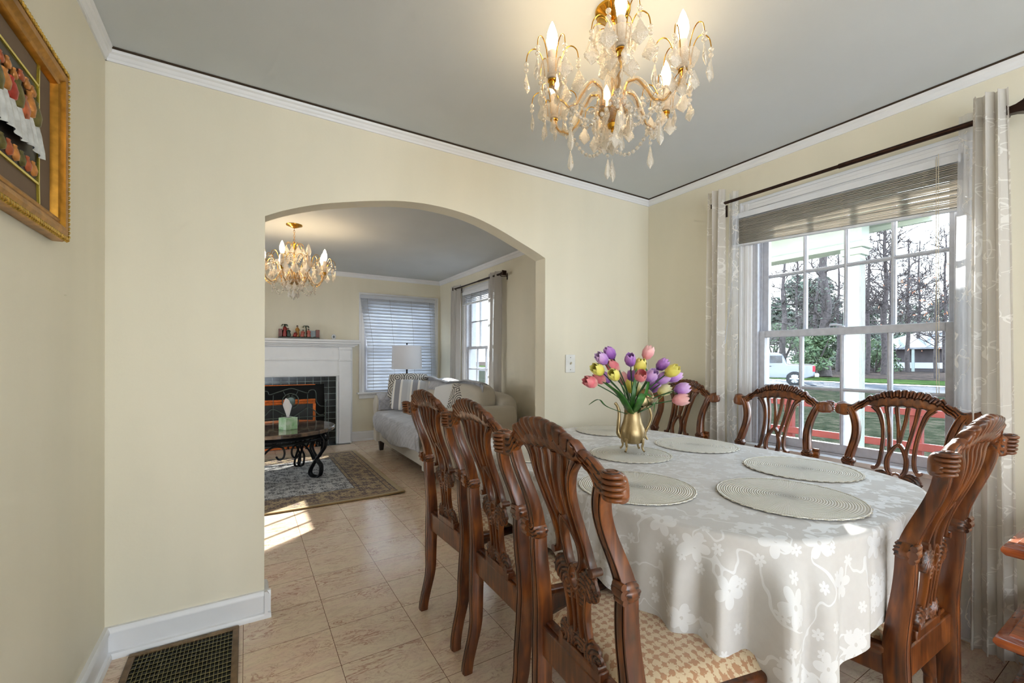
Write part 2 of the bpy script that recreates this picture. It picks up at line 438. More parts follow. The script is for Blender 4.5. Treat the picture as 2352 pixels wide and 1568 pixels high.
trims('right', (0, -5.88, 0), (0, 0, 0), (-1, 0, 0), BASE, 'baseboard', M_TRIM)
trims('living_far', (-1.36, YF, 0), (0, YF, 0), (0, -1, 0), BASE2, 'baseboard', M_TRIM)
trims('living_right', (0, TH, 0), (0, YF, 0), (-1, 0, 0), BASE2, 'baseboard', M_TRIM)

# ------------------------------------------------------------------ windows
M_SASH = plain('chipped_white_sash_paint', c8(196, 197, 204), .4, var=.05, vs=40, bump=.3, bs=50)
def sash(par, T, y0, y1, z0, z1, x, ncol, nrow, st=.042, rb=.05, rtp=.04, mw=.018, d=.032, name='sash'):
    """T maps (along, outward, z) to world"""
    s = MB()
    def bx(a0, a1, o0, o1, c0, c1, mb=s):
        P = [T(a, o, z) for a in (a0, a1) for o in (o0, o1) for z in (c0, c1)]
        xs, ys, zs = zip(*P); mb.box(min(xs), max(xs), min(ys), max(ys), min(zs), max(zs))
    bx(y0, y0+st, x, x+d, z0, z1); bx(y1-st, y1, x, x+d, z0, z1)
    bx(y0+st, y1-st, x, x+d, z0, z0+rb); bx(y0+st, y1-st, x, x+d, z1-rtp, z1)
    o = s.build(name, M_SASH, par, bevel=.003)
    ms = MB(); iw = (y1-y0-2*st); ih = (z1-z0-rb-rtp)
    for k in range(1, ncol):
        c = y0+st+iw*k/ncol; bx(c-mw/2, c+mw/2, x+.004, x+d-.004, z0+rb, z1-rtp, ms)
        bx(c-mw*.25, c+mw*.25, x-.002, x+d-.004, z0+rb, z1-rtp, ms)
    for k in range(1, nrow):
        c = z0+rb+ih*k/nrow; bx(y0+st, y1-st, x+.005, x+d-.005, c-mw/2, c+mw/2, ms)
        bx(y0+st, y1-st, x-.001, x+d-.005, c-mw*.25, c+mw*.25, ms)
    ms.build('muntins', M_SASH, o, bevel=.002)
    g = MB(); bx(y0+st-.005, y1-st+.005, x+d*.55, x+d*.55+.003, z0+rb-.005, z1-rtp+.005, g)
    g.build('pane', M_GLASS, o, smooth=False)
    return o
def window(n, T, W, mid, ncol=4, casing=.075, lo_out=.02, up_out=.062, depth=.15):
    y0, y1, z0, z1 = W
    r = bpy.data.objects.new('window_%d' % n, None); C.objects.link(r); r['kind'] = 'structure'
    def bx(mb, a0, a1, o0, o1, c0, c1):
        P = [T(a, o, z) for a in (a0, a1) for o in (o0, o1) for z in (c0, c1)]
        xs, ys, zs = zip(*P); mb.box(min(xs), max(xs), min(ys), max(ys), min(zs), max(zs))
    s = MB()  # jamb lining
    bx(s, y0-.002, y0+.018, .0, depth+.01, z0, z1); bx(s, y1-.018, y1+.002, .0, depth+.01, z0, z1); bx(s, y0+.018, y1-.018, .0, depth+.01, z1-.02, z1+.002)
    bx(s, y0+.018, y1-.018, .01, depth+.04, z0-.01, z0+.012)
    bx(s, y0+.018, y0+.03, .0, .016, z0, z1); bx(s, y1-.03, y1-.018, .0, .016, z0, z1)
    bx(s, y0+.018, y0+.028, .054, .06, z0, z1); bx(s, y1-.028, y1-.018, .054, .06, z0, z1)
    s.build('window_frame', M_SASH, r, bevel=.002)
    c = MB()
    for k, (a, b) in enumerate(((0, .018), (.018, .04), (.04, .058), (.058, casing))):
        o = (-.014, -.02, -.016, -.022)[k]
        bx(c, y0-b, y0-a, o, 0, z0-.02, z1+casing); bx(c, y1+a, y1+b, o, 0, z0-.02, z1+casing)
        bx(c, y0-a, y1+a, o, 0, z1+a, z1+b)
    c.build('window_casing', M_TRIM, r, bevel=.002)
    c = MB(); bx(c, y0-casing-.03, y1+casing+.03, -.055, .012, z0-.022, z0+.002); bx(c, y0-casing, y1+casing, -.018, 0, z0-.09, z0-.022)
    c.build('window_sill', M_TRIM, r, bevel=.004)
    sash(r, T, y0+.02, y1-.02, z0+.012, mid+.018, lo_out, ncol, 2, name='sash')
    sash(r, T, y0+.02, y1-.02, mid-.02, z1-.02, up_out, ncol, 2, rb=.035, name='sash')
    return r
TX = lambda a, o, z: (o, a, z)          # right wall: outward = +x
TY = lambda a, o, z: (a, YF+o, z)       # far wall: outward = +y
w1 = window(1, TX, W1, 1.355)
w2 = window(2, TX, W2, 1.35, ncol=3)
w3 = window(3, TY, W3, 1.38, ncol=3)
lk = MB(); lk.lathe([(.001, 0), (.014, 0), (.014, .006), (.001, .008)], 12, (.036, -1.27, 1.374)); lk.tube([(.036, -1.27, 1.382), (.02, -1.245, 1.388), (.01, -1.225, 1.386)], .006, 8)
lk.build('sash_lock', M_SASH, w1)

# ------------------------------------------------------------------ light switch, floor vent
t = thing('light_switch', 'white light switch plate on the cream wall right of the arch', 'light switch', (-.77, 0, 1.168))
MB().box(-.041, .041, -.007, 0, -.061, .061).build('plate', plain('ivory_plastic', c8(236, 234, 228), .3), t, bevel=.003)
s = MB(); s.obox((0, -.005, -.004), (0, -.021, .008), .009, .010); s.build('toggle', plain('toggle_plastic', c8(226, 218, 196), .3), t, bevel=.002)
s = MB(); [s.lathe([(.0005, 0), (.0032, 0), (.0028, .0012), (.0005, .0015)], 10) for _ in (0,)]; s.xf(Matrix.Rotation(PI/2, 4, 'X'))
a = s.build('screw', M_WIRE, t, loc=(0, -.007, .041)); b = a.copy(); C.objects.link(b); b.location.z = -.041

t = thing('floor_vent', 'brass framed floor vent with a dark grille beside the left baseboard', 'floor vent', (-2.865, -.30, 0))
M_VENT = plain('aged_brass_vent', c8(128, 104, 76), .45, .7, var=.15, vs=30); M_VGR = plain('vent_grille_green_brass', c8(138, 128, 84), .45, .7)
s = MB(); X, Y = .187, .262
for a in ((-X, X, Y-.024, Y), (-X, X, -Y, -Y+.024), (-X, -X+.024, -Y+.024, Y-.024), (X-.024, X, -Y+.024, Y-.024)): s.box(a[0], a[1], a[2], a[3], 0, .010)
s.build('frame', M_VENT, t, bevel=.003)
s = MB()
for k in range(1, 24): x = -X+.024+(2*X-.048)*k/24; s.box(x-.0009, x+.0009, -Y+.024, Y-.024, .0035, .0085)
for k in range(1, 17): y = -Y+.024+(2*Y-.048)*k/17; s.obox((-X+.024, y, .004), (X-.024, y, .004), .0075, .0012, (0, .5, .8))
s.build('grille', M_VGR, t, smooth=False)
MB().box(-X+.024, X-.024, -Y+.024, Y-.024, 0.0004, .002).build('duct', plain('vent_dark', c8(14, 20, 16), .5), t)

# ------------------------------------------------------------------ dining chair
def yrake(z): return lerp([0, .22, .46, .70, .96, 1.08], [-.045, -.008, 0, -.018, -.088, -.128], z)
SEC_F = [(-1, .55), (-.86, 1), (-.66, 1.02), (-.56, .60), (-.46, 1.02), (-.2, 1.1), (.2, 1.1), (.46, 1.02), (.56, .60), (.66, 1.02), (.86, 1), (1, .55)]
SEC = SEC_F + [(a, -b) for a, b in reversed(SEC_F)]
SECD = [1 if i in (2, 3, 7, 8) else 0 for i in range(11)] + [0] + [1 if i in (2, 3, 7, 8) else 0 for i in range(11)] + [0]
def rib(s, path, w, T, sec=SEC, secd=SECD, n=6, t0=0):
    """path: (u,z); w: width list or value"""
    P = cr(path, n); N = len(P); rings = []
    ws = w if isinstance(w, (list, tuple)) else [w]*len(path)
    Ts = T if isinstance(T, (list, tuple)) else [T]*len(path)
    for i, (u, z) in enumerate(P):
        k = i/n; a = min(int(k), len(ws)-1); b = min(a+1, len(ws)-1); f = k-int(k)
        wi = ws[a]+(ws[b]-ws[a])*f; Ti = Ts[a]+(Ts[b]-Ts[a])*f
        q = P[min(i+1, N-1)]; p = P[max(i-1, 0)]
        tx, tz = q[0]-p[0], q[1]-p[1]; L = math.hypot(tx, tz) or 1; nx, nz = tz/L, -tx/L
        rings.append([(u+nx*a_*wi/2, yrake(z+nz*a_*wi/2)+t0+b_*Ti/2, z+nz*a_*wi/2) for a_, b_ in sec])
    s.loft(rings, mats=secd, cap=True)
def plaque(s, c, fr, T, pat, thr=.30, n=72, rings=11, t0=0, depth=.005):
    """carved plate with outline radius fr(angle) about c=(u,z)"""
    b = len(s.v)
    for side in (1, -1):
        for i in range(rings+1):
            q = i/rings
            for k in range(n):
                a = 2*PI*k/n; r = fr(a)*q; u = c[0]+r*cos(a); z = c[1]+r*sin(a)
                edge = math.sqrt(max(0, 1-q**6)); h = pat(u-c[0], z-c[1], q, a)
                s.v.append((u, yrake(z)+t0+side*(T/2*(.35+.65*edge)-depth*(1-h)*min(1, edge*1.5)), z))
    for sd in (0, 1):
        o = b+sd*(rings+1)*n
        for i in range(rings):
            for k in range(n):
                k2 = (k+1) % n; q = (i+.5)/rings; a = 2*PI*(k+.5)/n; r = fr(a)*q
                h = pat(r*cos(a), r*sin(a), q, a)
                f = (o+i*n+k, o+i*n+k2, o+(i+1)*n+k2, o+(i+1)*n+k)
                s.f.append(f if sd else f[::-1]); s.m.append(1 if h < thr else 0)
    o2 = b+(rings+1)*n; e = rings*n
    for k in range(n):
        k2 = (k+1) % n; s.f.append((b+e+k, b+e+k2, o2+e+k2, o2+e+k)); s.m.append(0)
def wave(x): return .5+.5*cos(x)
def swirl(cx, cz, fq=520):
    def f(u, z, q, a):
        d = math.hypot(u-cx, z-cz); an = math.atan2(z-cz, u-cx)
        return wave(d*fq+an*1.0)
    return f

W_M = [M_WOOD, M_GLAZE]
def crest_z(u):
    a = abs(u)
    zt = lerp([0, .06, .12, .16, .195, .225, .248, .262], [1.066, 1.060, 1.036, 1.006, .984, .990, .987, .962], a)
    zb = lerp([0, .09, .125, .155, .19, .22, .25, .262], [.984, .976, .985, .965, .934, .928, .932, .945], a)
    if a < .165: zt -= .0075*(1-min(1, 1.12*abs(cos(math.atan2(zt-.88, u)*22))**.7))
    if a < .085: zb += .006*abs(sin(a/.0175*PI/2+PI/2))
    return zt, zb
def crest_h(u, v, front):
    a = abs(u); zt, zb = crest_z(u); z = zb+(zt-zb)*v
    if a > .206:                                   # scrolled ears: stacked ridges
        return .8
    if a > .118+.03*(1-v):                         # flowing bands
        return wave((v*3.2+(a-.12)*9)*2*PI)*.9+.1
    top = zt-z
    lim = (.046 if not front else .032)*(1-.25*a/.16)
    if top < lim:                                  # shell flutes
        an = math.atan2(z-.88, u); h = min(1, 1.12*abs(cos(an*22 if not front else an*44))**.7)
        return h
    if front and top < lim+.004: return .2
    if z-zb < .014 and a < .1: return wave((z-zb)/.007*PI*1.2)
    return .9
def top_zone(u, z): return abs(u) < .165 and crest_z(u)[0]-z < .05
def crest(s):
    NU, NV = 320, 22
    def T(u): a = abs(u); return lerp([0, .17, .205, .235, .262], [.016, .015, .017, .023, .016], a)
    for front in (True, False):
        def fn(iu, iv, front=front):
            u = (iu*2-1)*.262; zt, zb = crest_z(u); z = zb+(zt-zb)*iv
            e = math.sqrt(max(0, 1-abs(2*iv-1)**5)); ee = math.sqrt(max(0, 1-(abs(u)/.262)**24))
            h = crest_h(u, iv, front)
            d = .010 if top_zone(u, z) else .005
            t = (T(u)*(.25+.75*e)*(.3+.7*ee)-d*(1-h)*e)
            bow = -.10*u*u
            return (u, yrake(z)+bow+(t if front else -t), z)
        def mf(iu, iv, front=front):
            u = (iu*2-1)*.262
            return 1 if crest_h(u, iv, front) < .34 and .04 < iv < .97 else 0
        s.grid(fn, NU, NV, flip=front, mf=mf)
    # join rims
    n = NV+1; b0 = 0; CREST_DONE = 1; b1 = (NU+1)*n
    for i in range(NU):
        for j in (0, NV):
            s.f.append((b0+i*n+j, b0+(i+1)*n+j, b1+(i+1)*n+j, b1+i*n+j)); s.m.append(0)
    for i in (0, NU):
        for j in range(NV): s.f.append((b0+i*n+j, b0+i*n+j+1, b1+i*n+j+1, b1+i*n+j)); s.m.append(0)
    # barrel volutes curling back at both ends, ringed and topped with a spiral
    for sg in (-1, 1):
        cx, cy = sg*.238, yrake(.965)-.016; prof = [(.001, .934)]; mi = []
        NRG = 5; z0, z1 = .936, .990
        for k in range(NRG):
            for q in range(7):
                f = q/6; z = z0+(z1-z0)*(k+f)/NRG; bulge = sin(PI*(k+.5)/NRG)**.5*.004
                prof.append((.0135+bulge+.0058*sin(PI*f)**.5, z))
        prof += [(.015, .992), (.012, .9935), (.009, .990), (.006, .994), (.001, .995)]
        b = len(s.v); nn = 26; rings = []
        for r, z in prof:
            ty = yrake(z)-yrake(.965)
            rings.append([(cx+r*cos(2*PI*k/nn)*1.05, cy+ty+r*1.05*sin(2*PI*k/nn), z) for k in range(nn)])
        f0 = len(s.f); s.loft(rings)
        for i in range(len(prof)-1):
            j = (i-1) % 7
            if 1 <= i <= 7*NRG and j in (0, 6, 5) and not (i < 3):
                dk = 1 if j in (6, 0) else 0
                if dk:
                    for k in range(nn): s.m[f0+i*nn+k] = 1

def make_chair():
    r = thing('dining_chair', '', 'chair')
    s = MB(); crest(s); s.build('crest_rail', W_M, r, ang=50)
    # splat
    s = MB()
    for sg in (-1, 1):
        rib(s, [(sg*.104, .986), (sg*.082, .955), (sg*.066, .90), (sg*.058, .84), (sg*.057, .78), (sg*.061, .735), (sg*.072, .712)], [.030, .020, .015, .014, .014, .013, .012], .020)
        rib(s, [(sg*.056, .986), (sg*.049, .94), (sg*.038, .87), (sg*.030, .80), (sg*.030, .76)], [.018, .014, .013, .012, .010], .018)
        rib(s, [(sg*.020, .986), (sg*.015, .94), (sg*.007, .88), (sg*.002, .83)], [.016, .013, .012, .011], .018)
        rib(s, [(0, .826), (sg*.016, .806), (sg*.031, .77), (sg*.034, .74), (sg*.030, .712), (sg*.020, .694)], [.012, .015, .016, .017, .016, .014], .021)
        # scroll at foot of outer ribs
        s.tube([(sg*.077, yrake(.712)-.015, .712), (sg*.077, yrake(.712)+.015, .712)], .0095, 12)
        # acanthus hub halves
        plaque(s, (sg*.050, .672), lambda a: .036*(1+.10*abs(cos(4*a)))*(1.06 if sin(a) < 0 else .9), .022, swirl(-sg*.022, -.030))
        rib(s, [(sg*.014, .692), (sg*.020, .672), (sg*.016, .652), (0, .640)], [.011, .011, .011, .010], .016)
        rib(s, [(sg*.012, .694), (0, .700)], [.011, .009], .016)
        plaque(s, (sg*.022, .630), lambda a: .023*(1+.08*abs(cos(3*a))), .018, swirl(sg*.01, .03))
        rib(s, [(sg*.050, .655), (sg*.040, .62), (sg*.034, .575), (sg*.038, .53)], [.013, .012, .012, .014], .017)
        rib(s, [(sg*.012, .640), (sg*.011, .60), (sg*.009, .56), (sg*.014, .525)], [.012, .011, .011, .013], .017)
        plaque(s, (sg*.048, .503), lambda a: .032*(1+.10*abs(cos(4*a))), .022, swirl(sg*.018, -.006))
        s.tube([(sg*.072, yrake(.49)-.012, .487), (sg*.072, yrake(.49)+.012, .487)], .010, 12)
    plaque(s, (0, .512), lambda a: .026*(1+.12*abs(cos(2.5*a))), .020, swirl(0, -.03))
    s.build('splat', W_M, r, ang=50)
    # back shoe and rear rail
    s = MB(); s.box(-.085, .085, -.012, .018, .455, .482); s.box(-.17, .17, -.013, .013, .375, .458)
    s.build('back_rail', M_WOOD, r, bevel=.004)
    # rear legs running up as stiles
    for sg in (-1, 1):
        s = MB()
        rib(s, [(sg*.172, 0), (sg*.166, .12), (sg*.172, .25), (sg*.182, .42), (sg*.181, .50), (sg*.176, .60), (sg*.178, .70), (sg*.176, .74), (sg*.163, .82), (sg*.166, .88), (sg*.184, .94), (sg*.200, .968)],
            [.034, .034, .040, .044, .042, .038, .036, .034, .034, .033, .032, .032], [.034, .036, .044, .048, .046, .042, .038, .036, .032, .030, .028, .026],
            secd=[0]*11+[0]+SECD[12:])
        for z, rr in ((.725, .011), (.741, .0075), (.709, .0075)):
            s.tube([(sg*.196-.024, yrake(z)-.022, z), (sg*.196+.004, yrake(z)-.022, z)], rr, 12)
        plaque(s, (sg*.178, .722), lambda a: .024*(1+.14*abs(cos(3*a))), .05, swirl(0, .02, 700), n=48, rings=8)
        s.build('rear_leg', W_M, r, ang=50)
    # seat frame and cushion
    s = MB(); rings = []
    def trap(z, g): return [(-.19-g, .0, z), (.19+g, .0, z), (.25+g, .44+g, z), (-.25-g, .44+g, z)]
    s.loft([trap(.385, 0), trap(.395, .004), trap(.440, .004), trap(.446, .010), trap(.462, .010), trap(.466, .002)])
    s.build('seat_frame', M_WOOD, r, bevel=.004)
    s = MB()
    def top(a, b, zz=1):
        u = a*2-1; v = b; hw = .182+.058*v
        e = (1-abs(u)**4)*(1-abs(2*v-1)**4)
        return (u*hw*(1 if zz else 1), .022+v*.40, .466+.034*max(0, e)**.4)
    s.grid(top, 20, 20)
    s.build('seat', M_SEAT, r, ang=80)
    for sg in (-1, 1):
        s = MB(); pts = [(sg*.232, .415, .39), (sg*.236, .425, .33), (sg*.240, .436, .27), (sg*.232, .425, .18), (sg*.226, .412, .10), (sg*.230, .416, .05), (sg*.236, .428, .026)]
        s.tube(cr(pts, 5), [x for x in [.034]*4+[.037]*5+[.033]*5+[.024]*5+[.017]*5+[.016]*5+[.022]*2], 12)
        s.lathe([(.003, 0), (.02, .002), (.03, .014), (.031, .026), (.022, .042), (.006, .048)], 14, (sg*.238, .430, 0))
        s.build('front_leg', M_WOOD, r)
    return r
chair = make_chair()
CG = 'carved dining chairs around the table'
chairs = [
 (-1.950, -1.500, -PI/2-.07, 'nearest carved wooden dining chair, seen from behind at the left side of the table'),
 (-1.892, -.990, -PI/2-.03, 'middle carved dining chair of the three seen from behind at the left'),
 (-1.876, -.498, -PI/2+.04, 'farthest carved dining chair of the three seen from behind, in front of the sofa'),
 (-.235, -.430, PI/2, 'carved wooden dining chair in the far corner, partly behind the tulips, by the left curtain'),
 (-.225, -1.040, PI/2, 'carved wooden dining chair in front of the left half of the window, facing the camera'),
 (-.225, -1.572, PI/2, 'carved wooden dining chair in front of the right half of the window, facing the camera'),
 (-1.055, -1.893, -.02, 'carved wooden dining chair at the near end of the table with sunlight on its crest'),
]
for i, (x, y, a, lb) in enumerate(chairs):
    o = chair if i == 0 else dup(chair)
    o.location = (x, y, 0); o.rotation_euler = (0, 0, a); tag(o, lb, 'chair', CG)

# ------------------------------------------------------------------ table, cloth, mats
TC = (-1.115, -1.02); TA, TB, TN = .60, .830, 3.6
def sup(th, a=TA, b=TB, n=TN):
    c, s_ = cos(th), sin(th)
    k = (abs(c/a)**n+abs(s_/b)**n)**(-1/n)
    return k*c, k*s_
NP = 640; per = []
for k in range(NP+1):
    x, y = sup(2*PI*k/NP+1e-4); per.append((x, y))
arc = [0]
for k in range(NP): arc.append(arc[-1]+math.hypot(per[k+1][0]-per[k][0], per[k+1][1]-per[k][1]))
t = thing('dining_table', 'long dining table hidden under the ivory damask cloth', 'table', (TC[0], TC[1], 0))
s = MB()
s.loft([[(x*q, y*q, z) for x, y in per[:-1:6]] for q, z in ((.975, .728), (.99, .732), (.99, .752), (.98, .757))]); s.build('table_top', M_WOOD, t)
s = MB(); s.box(-.40, .40, -.62, .62, .65, .728); s.build('apron', M_WOOD, t, bevel=.005)
for yy in (-.42, .42):
    s = MB(); s.lathe([(.03, .06), (.05, .10), (.035, .2), (.06, .3), (.07, .42), (.04, .55), (.05, .65)], 20, (0, yy, 0))
    for a in (0, PI/2, PI, 3*PI/2):
        s.tube(cr([(0, yy, .16), (.1*cos(a+.78), yy+.1*sin(a+.78), .13), (.2*cos(a+.78), yy+.2*sin(a+.78), .03), (.24*cos(a+.78), yy+.24*sin(a+.78), .02)], 5), .02, 8)
    s.build('pedestal', M_WOOD, t)

ZT = .768
def drop_len(x, y, nx, ny):
    """distance along the outward normal to the edge of the rectangular cloth, by side"""
    return .262+.36*min(1, (4*nx*nx*ny*ny))**1.25
cols = []
for k in range(NP+1):
    x, y = per[k % NP]; xa, ya = per[(k-1) % NP]; xb, yb = per[(k+1) % NP]
    tx, ty = xb-xa, yb-ya; L = math.hypot(tx, ty); nx, ny = ty/L, -tx/L
    cols.append((x, y, nx, ny, drop_len(x, y, nx, ny)))
Ls = [c[4] for c in cols]
def smooth(a, w):
    n = len(a)-1; return [sum(a[(i+j) % n] for j in range(-w, w+1))/(2*w+1) for i in range(n+1)]
Ls = smooth(Ls, 5)
def cloth_pt(k, v):
    """k perimeter index, v 0..1 down the drop"""
    x, y, nx, ny, _ = cols[k]; L = min(Ls[k], .70); s_ = arc[k]
    amp = max(0, min(1, (L-.28)/.25))
    nearend = max(0, 1-abs((x+TC[0]+1.03)/.22)) if y < 0 else 0   # over the seat of the end chair
    d = L*v
    lift = 0
    f1 = sin(s_*54+1.6*sin(s_*4.3)+.5*v); f2 = sin(s_*27+.7); f3 = sin(s_*83+2*v)
    r = .013; th = min(d/r, PI/2); w = max(0, min(1, (d-.015)/.16)); w = w*w*(3-2*w)
    fold = w*((.006+.044*amp*(.4+.6*v))*(f1*abs(f1)**.2)+(.004+.012*amp)*f2+.004*amp*f3)
    out = r*sin(th)+.030*w*amp+.006*w+fold
    hang = ZT-r*(1-cos(th))-max(0, d-r*PI/2)
    if y < 0 and abs(x+TC[0]+1.035) < .30: out = min(out, .016+.004*sin(s_*60))
    hang += .012*sin(s_*23)*v
    hang = max(hang, .03)
    return Vector((TC[0]+x+nx*out, TC[1]+y+ny*out, hang))
s = MB(); NR = 12; ND = 34
def top_uv(x, y): return (x, y)
b = 0
s.grid(lambda a, q: (TC[0]+per[int(round(a*NP)) % NP][0]*q, TC[1]+per[int(round(a*NP)) % NP][1]*q, ZT+(1-q**6)*.0012*sin(9*per[int(round(a*NP)) % NP][0]*q)*sin(7*per[int(round(a*NP)) % NP][1]*q)), NP, NR,
       uvf=lambda a, q: (per[int(round(a*NP)) % NP][0]*q, per[int(round(a*NP)) % NP][1]*q))
def vmap(q): return q*q*.35+q*.65 if q > .12 else q*(.65+.042)
def skirt(a, q):
    k = int(round(a*NP)) % NP; return cloth_pt(k, vmap(q))
def skirt_uv(a, q):
    k = int(round(a*NP)) % NP; x, y, nx, ny, _ = cols[k]; d = vmap(q)*min(Ls[k], .7)
    return (x+nx*d, y+ny*d)
s.grid(skirt, NP, 60, uvf=skirt_uv)
bmw = 1
s.build('tablecloth', M_CLOTH, ang=180)
tag(bpy.data.objects['tablecloth'], 'ivory floral damask tablecloth draped over the dining table', 'tablecloth')

def placemat(x, y, r, lb, rz=0):
    s = MB(); n = 180
    prof = [(.001, .0015), (.2, .0022), (.5, .0022), (.8, .0022), (.93, .0024), (.955, .0012)]
    s.lathe([(a*r, z) for a, z in prof]+[(r*.975, .0035), (r*.995, .003), (r, .001), (r*.98, 0), (.001, 0)], n, fn=lambda q, z, a: (q*(1+.012*sin(a*36)*(q > r*.96)), z))
    o = s.build('placemat', M_MAT, ang=60); o.location = (x, y, ZT+.003); o.rotation_euler = (0, 0, rz)
    tag(o, lb, 'placemat', 'round woven placemats on the tablecloth'); return o
for a in [(-1.205, -1.612, .205, 'large round woven placemat at the near right corner of the table'),
          (-.785, -1.452, .200, 'round woven placemat in front of the right window chair'),
          (-1.535, -1.292, .190, 'round woven placemat beside the nearest left chair'),
          (-1.170, -.925, .180, 'round woven placemat under the pewter pitcher of tulips'),
          (-.730, -.945, .195, 'round woven placemat in front of the left window chair'),
          (-.800, -.400, .190, 'round woven placemat at the far end of the table behind the pitcher'),
          (-1.545, -.700, .170, 'round woven placemat glimpsed between the two left chair backs')]:
    placemat(*a)

# ------------------------------------------------------------------ pitcher and tulips
M_PEW = NT('antique_gold_pewter'); _v = M_PEW.coord(scale=(1, 1, .2)); M_PEW.set(col=M_PEW.ramp(M_PEW.noise(_v, 60, 4), [(.3, c8(150, 128, 88)), (.7, c8(190, 168, 128))]), metal=.9, rough=.36); M_PEW = M_PEW.m
PV = Vector((-1.115, -.885, ZT+.006))
t = thing('pitcher', 'pewter gold footed coffee pitcher holding tulips on the table', 'pitcher', PV, -.55)
s = MB(); pr_ = [(.030, .034), (.046, .040), (.056, .058), (.059, .080), (.055, .105), (.044, .135), (.038, .165), (.0375, .195), (.041, .200), (.041, .203), (.037, .203), (.035, .195), (.036, .165), (.042, .135), (.052, .105), (.054, .08), (.04, .05), (.003, .048)]
s.lathe([(.003, .032)]+pr_, 36); s.build('body', M_PEW, t)
for k in range(4):
    a = PI/4+k*PI/2; s = MB(); ca, sa = cos(a), sin(a)
    s.tube(cr([(.05*ca, .05*sa, .06), (.054*ca, .054*sa, .04), (.050*ca, .050*sa, .022), (.056*ca, .056*sa, .008), (.062*ca, .062*sa, .003)], 4), [.007]*4+[.006]*4+[.0045]*4+[.004]*4+[.006], 8)
    b0 = len(s.v); s.lathe([(.001, 0), (.011, 0), (.011, .004), (.001, .007)], 14, fn=lambda r, z, q: (r*(1+.15*sin(6*q)), z)); s.xf(Matrix.Translation((.052*ca, .052*sa, .055)) @ Matrix.Rotation(a, 4, 'Z') @ Matrix.Rotation(PI/2, 4, 'Y'), b0)
    s.build('foot', M_PEW, t)
s = MB(); s.tube(cr([(-.052, 0, .062), (-.066, 0, .085), (-.064, 0, .13), (-.062, 0, .175), (-.070, 0, .205), (-.082, 0, .222)], 5), [.011]*6+[.009]*6+[.008]*6+[.007]*8, 12); s.build('spout', M_PEW, t)
s = MB(); s.tube(cr([(.036, 0, .185), (.055, 0, .205), (.078, 0, .195), (.088, 0, .16), (.080, 0, .125), (.064, 0, .095), (.060, 0, .070), (.070, 0, .052)], 5), .0055, 10)
for q in ((.064, .095), (.040, .195), (.055, .206)): s.lathe([(.001, -.008), (.008, -.004), (.008, .004), (.001, .008)], 10, (q[0], 0, q[1]))
s.build('handle', M_PEW, t)
s = MB(); s.lathe([(.001, .018), (.008, .022), (.006, .014), (.022, .010), (.038, .003), (.041, 0), (.037, -.002), (.02, .006), (.001, .009)], 30)
s.xf(Matrix.Translation((.050, -.040, .250)) @ Matrix.Rotation(.5, 4, 'Y') @ Matrix.Rotation(math.radians(72), 4, 'X') @ Matrix.Diagonal((.9, 1.05, 1, 1)).to_4x4())
s.tube(cr([(.040, 0, .200), (.050, -.012, .212), (.046, -.028, .228)], 4), .006, 8); s.build('lid', M_PEW, t)

def petalmat(name, a, b, c):
    t = NT(name); tc = t.n('TexCoord'); x = t.n('SeparateXYZ'); t.l(tc.outputs['Generated'], x.inputs[0])
    f = t.math('ADD', x.outputs[2], t.math('MULTIPLY', t.math('SUBTRACT', t.noise(t.coord(scale=(1, 1, .15)), 90, 3), .5), .5))
    t.set(col=t.ramp(f, [(.05, a), (.45, b), (.95, c)]), rough=.5, sheen=.2); t.p.inputs['Subsurface Weight'].default_value = .15; t.p.inputs['Subsurface Radius'].default_value = (.01, .006, .006)
    return t.m
PM = {'purple': petalmat('lilac_petal', c8(140, 80, 168), c8(196, 142, 216), c8(230, 194, 238)),
      'violet': petalmat('violet_petal', c8(112, 56, 142), c8(164, 98, 190), c8(204, 148, 220)),
      'pink': petalmat('pink_petal', c8(246, 190, 170), c8(240, 118, 130), c8(244, 150, 150)),
      'palepink': petalmat('pale_pink_petal', c8(240, 150, 150), c8(250, 176, 176), c8(246, 196, 190)),
      'yellow': petalmat('yellow_petal', c8(214, 196, 70), c8(238, 222, 96), c8(240, 228, 120)),
      'cream': petalmat('cream_petal', c8(226, 204, 110), c8(244, 234, 170), c8(246, 240, 190))}
M_STEM = plain('tulip_stem_green', c8(58, 92, 50), .5); 
_t = NT('tulip_leaf_green'); _t.set(col=_t.ramp(_t.noise(_t.coord(scale=(1, 1, .2)), 50, 3), [(.3, c8(34, 84, 26)), (.7, c8(66, 128, 44))]), rough=.35); M_LEAF = _t.m
def bloom_mesh(kind, seed):
    rnd = random.Random(seed); s = MB(); H, R = .066, .0245; op = rnd.uniform(.85, 1.15)
    for ly in (0, 1):
        for k in range(3):
            a0 = 2*PI*(k+ly*.5)/3+rnd.uniform(-.1, .1); rr = R*(1-.10*ly); hh = H*(1+rnd.uniform(-.06, .06))
            def fn(u, v, a0=a0, rr=rr, hh=hh, ly=ly):
                w = (1-abs(2*v-.95)**2.6)**.5 if abs(2*v-.95) < 1 else .02
                wid = 1.12*max(.03, w); a = a0+(u*2-1)*wid
                r = rr*lerp([0, .2, .5, .8, 1], [.25, .82, 1.03, .88, .62*op], v)*(1-.05*cos((u*2-1)*2.6))
                return (r*cos(a), r*sin(a), hh*v*(1-.10*(u*2-1)**2*v))
            s.grid(fn, 10, 10)
    return s.mesh('bloom', PM[kind], True, 180)
BL = {k: [bloom_mesh(k, i) for i in range(2)] for k in PM}
